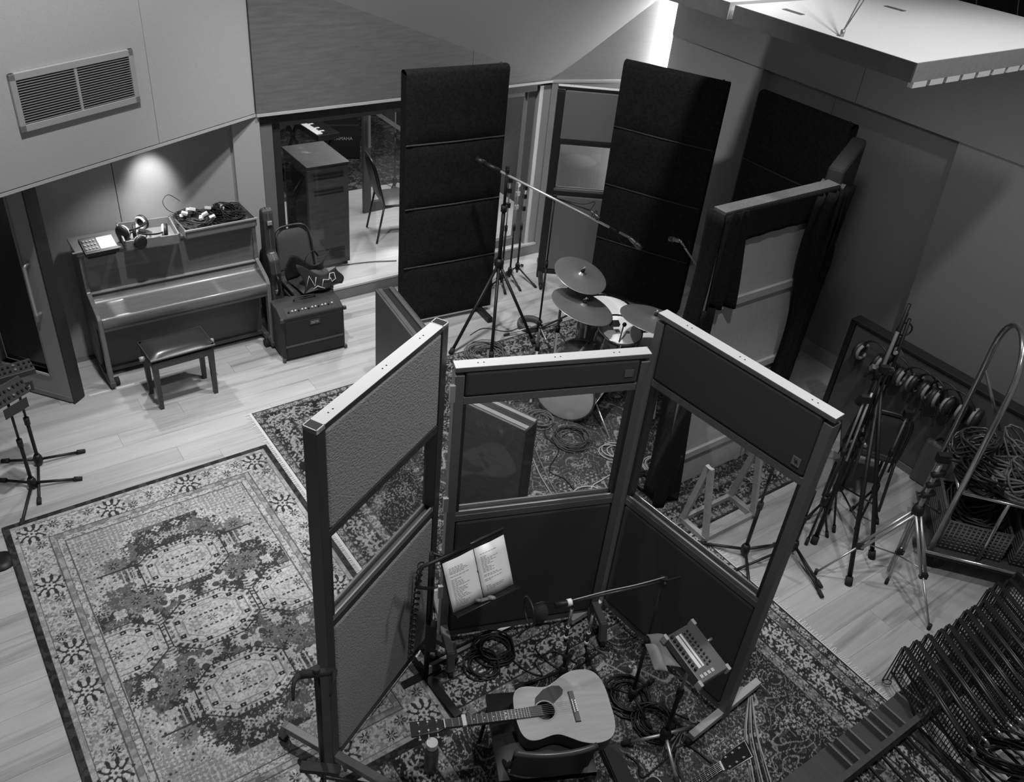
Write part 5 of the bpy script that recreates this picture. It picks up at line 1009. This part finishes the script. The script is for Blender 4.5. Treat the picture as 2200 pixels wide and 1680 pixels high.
# personal mixer on its stand
ca, cb_, cc_, cd_ = F(1431, 1367, .93), F(1486, 1329, .93), F(1507, 1470, .86), F(1562, 1427, .86)
X = (cc_ - ca); Y = (cb_ - ca); Lx, Ly = X.length, (Y - X.normalized() * Y.dot(X.normalized())).length; Xn = X.normalized(); Zn = Xn.cross(Y).normalized()
if Zn.z < 0: Zn = -Zn
Yn = Zn.cross(Xn); Yn = Yn if Yn.dot(Y) > 0 else -Yn
mt = Matrix(((Xn.x, Yn.x, Zn.x, ca.x), (Xn.y, Yn.y, Zn.y, ca.y), (Xn.z, Yn.z, Zn.z, ca.z), (0, 0, 0, 1)))
mx = thing('personal_mixer', 'small personal mixer with knobs and a white label strip on a stand', 'mixer'); mmat = M('mixer_case', .10, .45, .3)
B().box(0, Lx, 0, Ly, -.05, 0).o('case', mmat, mx, world=False, bev=.004); B().box(.025, Lx - .07, .045, .065, .0, .0015).box(.025, Lx - .07, .072, .085, 0, .0015).o('label_strip', M('strip_white', .75, .6), mx, world=False)
for k in range(9):
    B().cyl((.02 + k * (Lx - .07) / 9, .022, 0), (.02 + k * (Lx - .07) / 9, .022, .016), .008, n=10).o('knob', blkp, mx, world=False)
    B().box(.03 + k * (Lx - .08) / 9, .042 + k * (Lx - .08) / 9, .098, .108, 0, .004).o('button', blkp, mx, world=False); B().cyl((.03 + k * (Lx - .08) / 9, .125, 0), (.03 + k * (Lx - .08) / 9, .125, .01), .006, n=8).o('knob', blkp, mx, world=False)
for k in range(4): B().box(Lx - .04, Lx - .022, .02 + k * .026, .038 + k * .026, 0, .004).o('button', M('button_pale', .5, .4), mx, world=False)
for x in (-.012, Lx - .02):
    for y in (0, Ly): B().ob((x + .016, y, -.025), .035, .02, .055).o('corner_guard', M('guard_pale', .4, .5), mx, world=False, bev=.004)
B().cyl((.12, Ly, -.02), (.12, Ly + .04, -.02), .008, n=8).o('plug', steel, mx, world=False)
place(mx, mt); mcn = mt @ Vector((Lx / 2, Ly / 2, -.06)); sb = F(1418, 1612, RZ)
stand('chrome legged stand carrying the personal mixer', sb, [F(1340, 1600, RZ), F(1455, 1690, RZ), F(1500, 1560, RZ)], .16, (mcn.x, mcn.y, mcn.z), None, r=.013, upper=steel, legm=steel, split=.55)
ht = thing('cloth_cap', 'soft grey cap draped beside the personal mixer', 'cap', F(1428, 1410, .80), 0); hm = M('cap_felt', .22, .85, noise=.12, scale=20); hp = F(1428, 1410, .82)
B().grid(lambda a, b: hp + Vector((.12 * (a - .5) + .06 * (b - .5), .20 * (b - .5) * -1 + .03, .05 * math.sin(a * 3.14) * math.sin(b * 3.14) ** .5 + .02 * math.sin(b * 7))), 12, 14).o('crown', hm, ht, solid=.006, sub=1)
B().grid(lambda a, b: hp + Vector((.07 * (a - .5) - .07 + .04 * b, -.16 * (b - .5) - .03, .02 + .045 * math.sin(a * 3.14) * math.sin(b * 3.14) ** .5)), 10, 14).o('fold', hm, ht, solid=.006, sub=1)
coil('large black cable coil between music stand and guitar', F(1062, 1398, RZ), .125, 7, .0065, ck, 11)
coil('black cable coil nearest the lyric stand foot', F(1035, 1432, RZ), .105, 6, .0055, ck, 12)
coil('dark cable coil at the vocal stand foot', F(1350, 1500, RZ), .13, 6, .007, ck, 13)
coil('dark cable coil under the personal mixer', F(1405, 1555, RZ), .12, 7, .006, ck, 14)
lead('black lead trailing from the coils towards the guitar', [(1085, 1405), (1130, 1440), (1165, 1450), (1150, 1420), (1190, 1400), (1240, 1425)], .005)
lead('black lead crossing the rug between the mic stands', [(1110, 1370), (1140, 1345), (1180, 1340), (1175, 1365), (1150, 1390), (1175, 1420), (1205, 1440)], .005)
lead('black lead around the right of the guitar', [(1250, 1590), (1310, 1520), (1350, 1540), (1390, 1520), (1440, 1530), (1480, 1545)], .005)
lead('black lead from the pedal to the mixer stand', [(1345, 1620), (1370, 1640), (1380, 1670), (1420, 1640), (1470, 1600), (1530, 1640)], .006)
for k in range(8):
    q = random.Random(40 + k); w_ = (k - 3.5) * 4
    lead('one of the pale leads bundled beside the right screen foot', [(1612 + w_ * .2, 1492), (1612 + w_ * .6, 1530), (1614 + w_ + q.uniform(-3, 3), 1580), (1626 + w_ * 1.3, 1640), (1640 + w_ * 1.6, 1700)], .0045, (M('lead_mid', .2, .6), cw_, ck)[k % 3], group='bundled leads by the right screen')
for k in range(4): lead('one of the leads hanging from the mixer stand foot', [(1466 - k * 2, 1575), (1455 - k * 6, 1610), (1450 - k * 3 + 10 * (k % 2), 1650), (1470 + k * 4, 1700)], .0045, (M('lead_mid', .2, .6), ck)[k % 2], group='leads by the mixer stand')
# guitar stand at the left screen
gs0 = F(697, 1705, .012); gtp = V(gs0, 668, 1448); gs = thing('guitar_stand', 'black upright guitar stand with padded yoke beside the left screen', 'guitar stand', gs0, 0)
B().cyl(gs0 + Vector((0, 0, .1)), gtp, .014, n=10).o('pole', blk, gs); xx = Vector((.075, .02, 0)); B().cyl(gtp - xx, gtp + xx, .02, n=10).o('yoke', rub, gs)
for s in (-1, 1): B().tube(spl([gtp + xx * s, gtp + xx * s * 1.15 + Vector((0, -.05, .01)), gtp + xx * s * 1.05 + Vector((0, -.10, -.05))], 4), [.018, .016, .014, .012, .011, .01, .009, .008, .006], 8).o('hook', rub, gs)
B().cyl(gtp, gtp + Vector((0, 0, .04)), .018, n=8).o('cap', rub, gs)
for t in (.3, 2.4, 4.5): l = B().cyl(gs0 + Vector((0, 0, .16)), gs0 + Vector((.24 * math.cos(t), .24 * math.sin(t), .012)), .011, n=8).o('leg', blk, gs)
B().ob(gs0 + Vector((0, -.04, .3)), .2, .05, .03).o('cradle', rub, gs)
# two stands with small mixers at the far left
rl = M('mixer_dark', .035, .5)
def monitor(label_s, label_m, hub, feet, dev, rz, brand, tilt=.9):
    hb = F(*hub); tp = V(hb, *dev); stand(label_s, hb, [F(*p) for p in feet], .05, tp, None, r=.013, upper=blk, group='monitor mixer stands', legm=None)
    m = thing('monitor_mixer', label_m, 'mixer', tp, rz, 'monitor mixers'); R3 = Matrix.Rotation(tilt, 3, 'X')
    def tb(b): b.v = [tuple(R3 @ Vector(v) + Vector((0, 0, .05))) for v in b.v]; return b
    tb(B().box(-.13, .13, -.065, .065, 0, .045)).o('case', rl, m, world=False, bev=.004)
    for k in range(16): tb(B().cyl((-.12 + (k % 8) * .034, -.03 + (k // 8) * .05, .045), (-.12 + (k % 8) * .034, -.03 + (k // 8) * .05, .06), .008, n=8)).o('knob', M('knob_grey', .18, .4) if k % 4 == 0 else blkp, m, world=False)
    B().box(-.09, .09, -.075, -.068, -.075, .0).o('name_plate', rl, m, world=False)
    if brand: text('lettering', brand, .05, M('letter_pale', .45, .5), m, (0, -.077, -.055), (math.pi / 2, 0, 0))
    return m
monitor('black mic stand carrying the rear small mixer at left edge', 'small mixer with a lettered plate at the left edge', (85, 998), [(180, 972), (8, 993), (85, 1083)], (38, 815), AU + .1, 'Roland', .12)
monitor('chrome footed mic stand nearest the pale rug corner', 'small tilted mixer cut off by the left edge', (72, 1048), [(174, 1031), (3, 1034), (47, 1130)], (8, 862), 1.2, None, .9)
# ================================================================== RIGHT HAND SIDE
hbm = M('headphone_board_felt', .085, .95, noise=.15, scale=150, bump=.2, bscale=300)
hb = thing('headphone_rail', 'low felt covered gobo hung with a row of headphones', 'gobo', uv(6.25, 1.7), AU); hv = 3.39 - 1.7
B().box(0, .1, .05, hv - .05, .06, .985).o('felt_face', hbm, hb, world=False, bev=.01)
for y in (0, hv - .045): B().box(-.01, .11, y, y + .045, .0, 1.0).o('end_frame', darkfr, hb, world=False, bev=.005)
B().box(-.01, .11, 0, hv, .975, 1.005).o('top_frame', darkfr, hb, world=False, bev=.006); B().box(-.01, .11, 0, hv, .0, .06).o('bottom_frame', M('board_rail', .14, .6), hb, world=False)
for i, (x, y) in enumerate(((1882, 716), (1925, 742), (1975, 766), (2003, 783), (2028, 798), (2052, 812))):
    p = W(x, y, uv(6.28, 0), uv(6.28, 1)); v_ = p.dot(uv(0, 1))
    h_ = headphones(('headphones hanging alone at the end of the felt gobo', 'headphones hanging behind the tall dark stand', 'third headphones from the felt gobo end', 'fourth headphones from the felt gobo end', 'fifth headphones from the felt gobo end', 'headphones nearest the luggage cart on the felt gobo')[i], at4(uv(6.19, v_ - .13, .80), AU + math.pi / 2 + (i % 3 - 1) * .12, -.30 if i % 2 else -.24) @ Matrix.Scale(1.45, 4), 'headphones on the felt gobo', band=.10, cup=.058, cm_=M('phones_dark', .03, .45), pad=M('phones_pad_highlight', .30, .5))  # ear pads paler: highlights worked into their base colour
    a = uv(6.13, v_ - .13, .80); B().tube(spl([a, a + Vector((-.02, -.02, -.09)), a + Vector((0, .03, -.16)), a + Vector((.0, -.02, -.10)), a + Vector((-.01, .02, -.05))], 5), .004, 5).o('lead', ck, h_)
# padded chair half hidden by the stands
banquet('padded chair half hidden behind the tall dark stand', at4(uv(5.72, 2.62, 0), AU + 2.2), None, M('chair_grey', .05, .5))
# tall dark studio stand with clamps
f1, f2_, f3 = F(1872, 1198), F(1822, 1255), F(1748, 1166); ctr = F(1779, 1090); tp = V(ctr, 1933, 668)
bs_ = stand('tall dark studio stand crowded with clamps and folded booms', ctr, [f1, f2_, f3], V(ctr, 1878, 800).z, tp, None, r=.022, upper=blk, split=.3)
q = random.Random(21)
for k in range(26):
    t = .25 + .58 * q.random(); p = ctr.lerp(tp, t) + Vector((q.uniform(-.06, .06), q.uniform(-.06, .06), 0))
    B().ob(p, q.uniform(.03, .07), q.uniform(.025, .05), q.uniform(.03, .07), (q.random(), q.random(), q.random())).o('clamp', blkp if k % 3 else grey, bs_)
    if k % 2: B().cyl(p, p + Vector((q.uniform(-.05, .05), -.05, q.uniform(-.03, .03))), .014, n=10).o('clamp_knob', steel if k % 4 == 1 else blkp, bs_)
for k in range(8):
    o_ = Vector((q.uniform(-.07, .07), q.uniform(-.07, .03), 0)); B().cyl(ctr.lerp(tp, .12 + .06 * k) + o_, ctr.lerp(tp, .62 + .06 * k) + o_ * .5, .013, n=8).o('folded_boom', grey if k % 4 == 1 else blk, bs_)
B().tube([ctr.lerp(tp, .93) + Vector((.05 * math.cos(t) + .03, 0, .05 * math.sin(t))) for t in [2 * math.pi * k / 12 * 1.0 for k in range(36)]], .006, 5).o('hung_lead', ck, bs_)
for p, ql in ((f1, .5), (f2_, .5), (f3, .5)): B().cyl(Vector((ctr.x, ctr.y, .25)), p.lerp(Vector((ctr.x, ctr.y, V(ctr, 1878, 800).z)), .3), .007, n=6).o('leg_brace', blk, bs_)
# second folded stands in the cluster
for k, (bx, by, tx, ty, lab) in enumerate(((1742, 1150, 1862, 858, 'folded mic stand leaning left of the tall dark stand'), (1768, 1120, 1890, 790, 'folded mic stand tucked behind the tall dark stand'), (1850, 1120, 1925, 880, 'folded mic stand nearest the padded chair'))):
    b_ = F(bx, by); t_ = V(b_, tx, ty); o = stand(lab, b_, [b_ + Vector((.12 * math.cos(a + k), .12 * math.sin(a + k), 0)) for a in (0, 2.1, 4.2)], .35, t_, None, r=.011, upper=steel if k != 1 else blk, group='folded mic stands')
    B().cyl(t_ + Vector((.03, 0, .05)), t_ + Vector((.05, .02, -.55)), .008, n=8).o('folded_boom', chrome if k == 0 else blk, o); B().ob(t_, .06, .04, .05).o('clamp', blkp, o)
# mic stand seen through the right screen window
b_ = F(1597, 1192); t_ = V(b_, 1668, 985); stand('black mic stand with round hub outside the right screen', b_, [F(1494, 1168), F(1672, 1172), F(1612, 1290)], .06, t_, None, r=.014, upper=blk)
b_ = F(1700, 1190); t_ = V(b_, 1765, 1060); stand('low mic stand with chrome feet hidden by the right screen post', b_, [F(1570, 1231), F(1764, 1283), F(1762, 1262)], .09, t_, None, r=.012, upper=blk, legm=None)
# aluminium tripod
alu = M('aluminium_tube', .42, .35, .7); ftp = [F(1994, 1352), F(1751, 1234), F(1903, 1254)]; cc0 = (ftp[0] + ftp[1] + ftp[2]) / 3; cc0 = F(1905, 1235); apex = V(cc0, 1968, 1095); at = thing('camera_tripod', 'pale aluminium tripod with spread legs beside the luggage cart', 'tripod', cc0, 0)
B().cyl(V(cc0, 1908, 1225), V(cc0, 2030, 985), .016, n=10).o('centre_column', alu, at)
for f in ftp:
    n_ = (f - apex).cross(Vector((0, 0, 1))).normalized() * .018; k_ = f.lerp(apex, .45)
    l = B().cyl(apex + n_, k_ + n_, .011, n=8).cyl(apex - n_, k_ - n_, .011, n=8).cyl(k_ + n_ * .3, f + Vector((0, 0, .02)), .008, n=8).o('leg', alu, at); B().ob(k_, .05, .03, .04).o('leg_clamp', blk, l); B().cyl(f + Vector((0, 0, .004)), f + Vector((0, 0, .05)), .013, n=8).o('rubber_foot', rub, l)
    B().cyl(V(cc0, 1925, 1190), f.lerp(apex, .5), .005, n=6).o('spreader', alu, at)
B().lathe([(0, -.04), (.035, -.04), (.04, 0), (.03, .05), (0, .05)], apex, 12).o('collar', blk, at); hd = V(cc0, 2030, 985); B().ob(hd, .08, .05, .06).cyl(hd, hd + Vector((.1, -.05, .02)), .012, n=8).o('head', blkp, at); B().cyl(apex + Vector((0, 0, .08)), apex + Vector((.09, -.06, .06)), .008, n=6).ball(apex + Vector((.1, -.066, .06)), .016, 8).o('crank', blkp, at)
for z in (.15, .24, .33): B().cyl(apex + Vector((-.03, -.02, z)), apex + Vector((.05, .0, z + .02)), .022, n=8).o('clamp', blkp, at)
# hotel luggage cart
bz = .20; A_ = F(1999, 1180, bz); B_ = F(2178, 1224, bz); D_ = F(1957, 1062, bz); ex = (B_ - A_).normalized(); wd = (B_ - A_).length * 1.9; ey = Vector((-ex.y, ex.x, 0)); dp_ = .62
lc = thing('luggage_cart', 'chrome hooped luggage cart piled with cables and baskets', 'cart', (A_.x, A_.y, 0), math.atan2(ex.y, ex.x)); br_ = M('cart_chrome', .55, .2, .9)
HT = 1.58; wd = 1.05; dp_ = .60
B().box(-.03, wd, -.03, dp_ + .03, bz - .05, bz).o('deck', M('cart_deck', .03, .8), lc, world=False, bev=.02); B().tube([(-.035, -.035, bz), (wd, -.035, bz), (wd, dp_ + .035, bz), (-.035, dp_ + .035, bz)], .012, 6, True).o('deck_rim', br_, lc, world=False)
for x in (0, wd - .03):
    pts = [(x, 0, bz), (x, 0, HT)] + [(x, .5 * dp_ * (1 - math.cos(t)), HT + .3 * math.sin(t)) for t in [math.pi * k / 12 for k in range(1, 12)]] + [(x, dp_, HT), (x, dp_, bz)]
    B().tube(pts, .021, 10).o('hoop', br_, lc, world=False)
for y in (0, dp_ - .03): B().cyl((0, y, .75), (wd, y, .75), .012, n=8).o('shelf_rail', br_, lc, world=False)
B().cyl((0, 0, .75), (0, dp_ - .03, .75), .012, n=8).o('shelf_rail', br_, lc, world=False); B().box(0, wd, 0, dp_ - .03, .735, .745).o('shelf', M('cart_shelf', .10, .5), lc, world=False)
for x in (.32, .64): B().cyl((x, 0, bz), (x, 0, .75), .014, n=8).o('post', br_, lc, world=False)
B().cyl((.0, dp_, 1.42), (.28, dp_ - .02, .95), .011, n=8).o('brace', br_, lc, world=False)
for x, y in ((.08, .06), (wd - .1, .06), (.08, dp_ - .1), (wd - .1, dp_ - .1)): w_ = B().cyl((x, y - .02, .07), (x, y + .02, .07), .07, n=16).o('wheel', rub, lc, world=False); B().box(x - .02, x + .02, y - .03, y + .03, .07, bz - .04).o('fork', blk, w_, world=False)
cart = RM[lc]; wick = M('wicker', .16, .8, noise=.4, scale=60, stretch=(1, 1, 4), bump=.6, bscale=120)
for k, x in enumerate((.05, .55)):
    bx_ = thing('wicker_basket', ('wicker basket on the cart deck nearest the tripod', 'wicker basket on the cart deck at the right edge')[k], 'basket', cart @ Vector((x, .05, bz + .002)), math.atan2(ex.y, ex.x), 'wicker baskets'); w_, d_, h_ = .42, .48, .26
    for j in range(9): z = j * h_ / 9; B().tube([(0, 0, z + .014), (w_, 0, z + .014), (w_, d_, z + .014), (0, d_, z + .014)], .016, 6, True).o('weave', wick, bx_, world=False)
    B().box(.0, w_, .0, d_, 0, .012).o('bottom', wick, bx_, world=False)
    for j in range(14): B().cyl((w_ * j / 13, -.008, 0), (w_ * j / 13, -.008, h_), .007, n=5).o('stake', wick, bx_, world=False)
    tangle('cable_heap', ('heap of cables spilling from the basket nearest the tripod', 'heap of cables in the basket at the right edge')[k], cart @ Vector((x + w_ / 2, .05 + d_ / 2, bz + .12)), .2, .2, .28, 13, .008, (M('dark_grey_cable', .04, .5), M('coil_grey', .12, .6))[k], 60 + k, cat='cable', group='cable heaps on the cart', loops=3)
for k in range(7):
    tangle('cable_heap', ('black cable bundle at the left end of the cart shelf', 'grey cable bundle on the cart shelf', 'pale cable bundle in the middle of the cart shelf', 'dark cable bundle lying at the back of the cart shelf', 'glossy cable bundle at the right of the cart shelf', 'mixed cable bundle on top of the cart shelf heap', 'thin cable bundle at the far back of the cart shelf')[k], cart @ Vector((.12 + (k % 4) * .24, .14 + .26 * (k // 4), .755)), .15, .15, .16 + .08 * (k % 3), 8, .009, (ck, M('coil_grey', .12, .6), cw_, M('dark_grey_cable', .04, .5), M('cable_gloss', .05, .2), M('coil_grey', .12, .6), ck)[k], 70 + k, group='cable heaps on the cart shelf', loops=3)
bg_ = thing('grey_case', 'grey soft case leaning against the end of the cart', 'case', F(1985, 1040, 0), AU); B().box(-.05, .05, -.12, .12, 0, .42).o('body', M('case_grey', .10, .6), bg_, world=False, bev=.02); B().tube(spl([(0, -.06, .42), (0, -.03, .46), (0, .03, .46), (0, .06, .42)], 4), .01, 6).o('handle', blk, bg_, world=False)
# rack of wire mesh panels, bottom right
rk = thing('panel_rack', 'low wooden rack with slats holding black wire mesh panels', 'rack', uv(3.15, 1.14, .012), AU); rw = M('rack_wood', .045, .6, noise=.2, scale=6, stretch=(6, 1, 1))
B().box(-.2, 2.2, -.16, .0, .02, .05).o('plank', rw, rk, world=False); B().box(-.2, 2.2, -.21, -.175, .02, .13).o('rail', rw, rk, world=False); B().box(-.2, 2.2, -.75, -.71, .02, .13).o('rail', M('rack_dark', .03, .6), rk, world=False)
B().box(-.2, 2.2, -1.05, -.98, .02, .2).o('rail', M('rack_dark', .03, .6), rk, world=False); B().box(-.2, 2.2, -1.3, -1.1, .02, .22).o('plank', M('rack_board', .06, .7), rk, world=False)
for k in range(14): B().box(.30 + k * .11 + .04 * (k % 3 == 0), .312 + k * .11 + .04 * (k % 3 == 0), -.17, -.004, .05, .10).o('slat', M('rack_slat', .13, .5), rk, world=False)
for k in range(17): B().bar((.1 + k * .12, -.22, .06), (.04 + k * .12, -.70, .06), .014, .014).o('rod', blk, rk, world=False)
for k in range(3): B().box(-.2 + k * 1.1, -.14 + k * 1.1, -1.25, .0, .0, .02).o('bearer', rw, rk, world=False)
# one panel, then copies along the rack
mpn = thing('mesh_panel', 'x', 'mesh panel', group='wire mesh panels in the rack'); bl2 = M('wire_black', .010, .5); LB, HB = .66, .36
B().cyl((0, 0, HB), (0, -LB, HB), .011, n=8).o('top_bar', M('bar_sheen', .035, .35, .3), mpn, world=False); B().cyl((.028, 0, HB - .012), (.028, -LB + .05, HB - .012), .006, n=6).o('side_bar', M('bar_sheen', .035, .35, .3), mpn, world=False); B().cyl((0, 0, .12), (0, -LB, .12), .007, n=6).o('bottom_bar', bl2, mpn, world=False)
b = B()
for k in range(30): b.cyl((0, -.003 - k * LB / 29.5, .12), (0, -.003 - k * LB / 29.5, HB), .0024, n=4, cap=False)
for k in range(1, 4): b.cyl((0, 0, .12 + k * .06), (0, -LB, .12 + k * .06), .0028, n=4, cap=False)
b.o('mesh', bl2, mpn, world=False, kind='stuff')
for k in range(3): B().cyl((.03 * k - .02, .01, .02), (.012 * k - .01, .004, HB - .01), .004, n=5).o('end_wire', bl2, mpn, world=False)
B().tube([(.03 * math.cos(t), .02 * math.sin(t) - .01, .03) for t in [math.pi * k / 3 for k in range(6)]], .004, 4, True).o('end_loop', bl2, mpn, world=False)
B().tube(spl([(0, -LB, HB), (.01, -LB - .035, HB + .005), (.03, -LB - .045, HB - .03), (.035, -LB - .02, HB - .055)], 4), .009, 7).o('hook', M('hook_chrome', .5, .25, .9), mpn, world=False)
ords = ['nearest', 'second', 'third', 'fourth', 'fifth', 'sixth', 'seventh', 'eighth', 'ninth', 'tenth', 'eleventh', 'twelfth', 'thirteenth', 'fourteenth', 'fifteenth', 'sixteenth', 'seventeenth', 'eighteenth']
ends = [(985, 705), (1070, 660), (1155, 615), (1250, 578), (1305, 545), (1380, 500), (1435, 440), (1490, 408), (1565, 370), (1600, 285), (1660, 240), (1745, 215), (1800, 170)]
for k, (x, y) in enumerate(ends):
    p = F(1650 + x / 3.36, 1180 + y / 3.36, HB); o = mpn if k == 0 else copytree(mpn)
    place(o, at4((p.x, p.y, 0.0), AU - math.radians(25) + .01 * (k % 3)))
    o['label'] = 'wire mesh panel in the rack, ' + (ords[k] + ' from the rug' if k else 'nearest to the rug')
tangle('cable_heap', 'black lead tangle lying at the hooked ends of the mesh panels', uv(4.3, .45, .14), .35, .14, .14, 9, .006, ck, 91, loops=3)

b_ = F(2, 1208); rb = thing('stand_base', 'round black stand base cut off by the left edge', 'stand', b_, 0); B().lathe([(0, 0), (.09, 0), (.09, .012), (.03, .02), (0, .02)], b_, 24).o('plate', blk, rb); B().cyl(b_ + Vector((-.02, 0, .02)), b_ + Vector((-.02, 0, .9)), .01, n=8).o('pole', blk, rb)
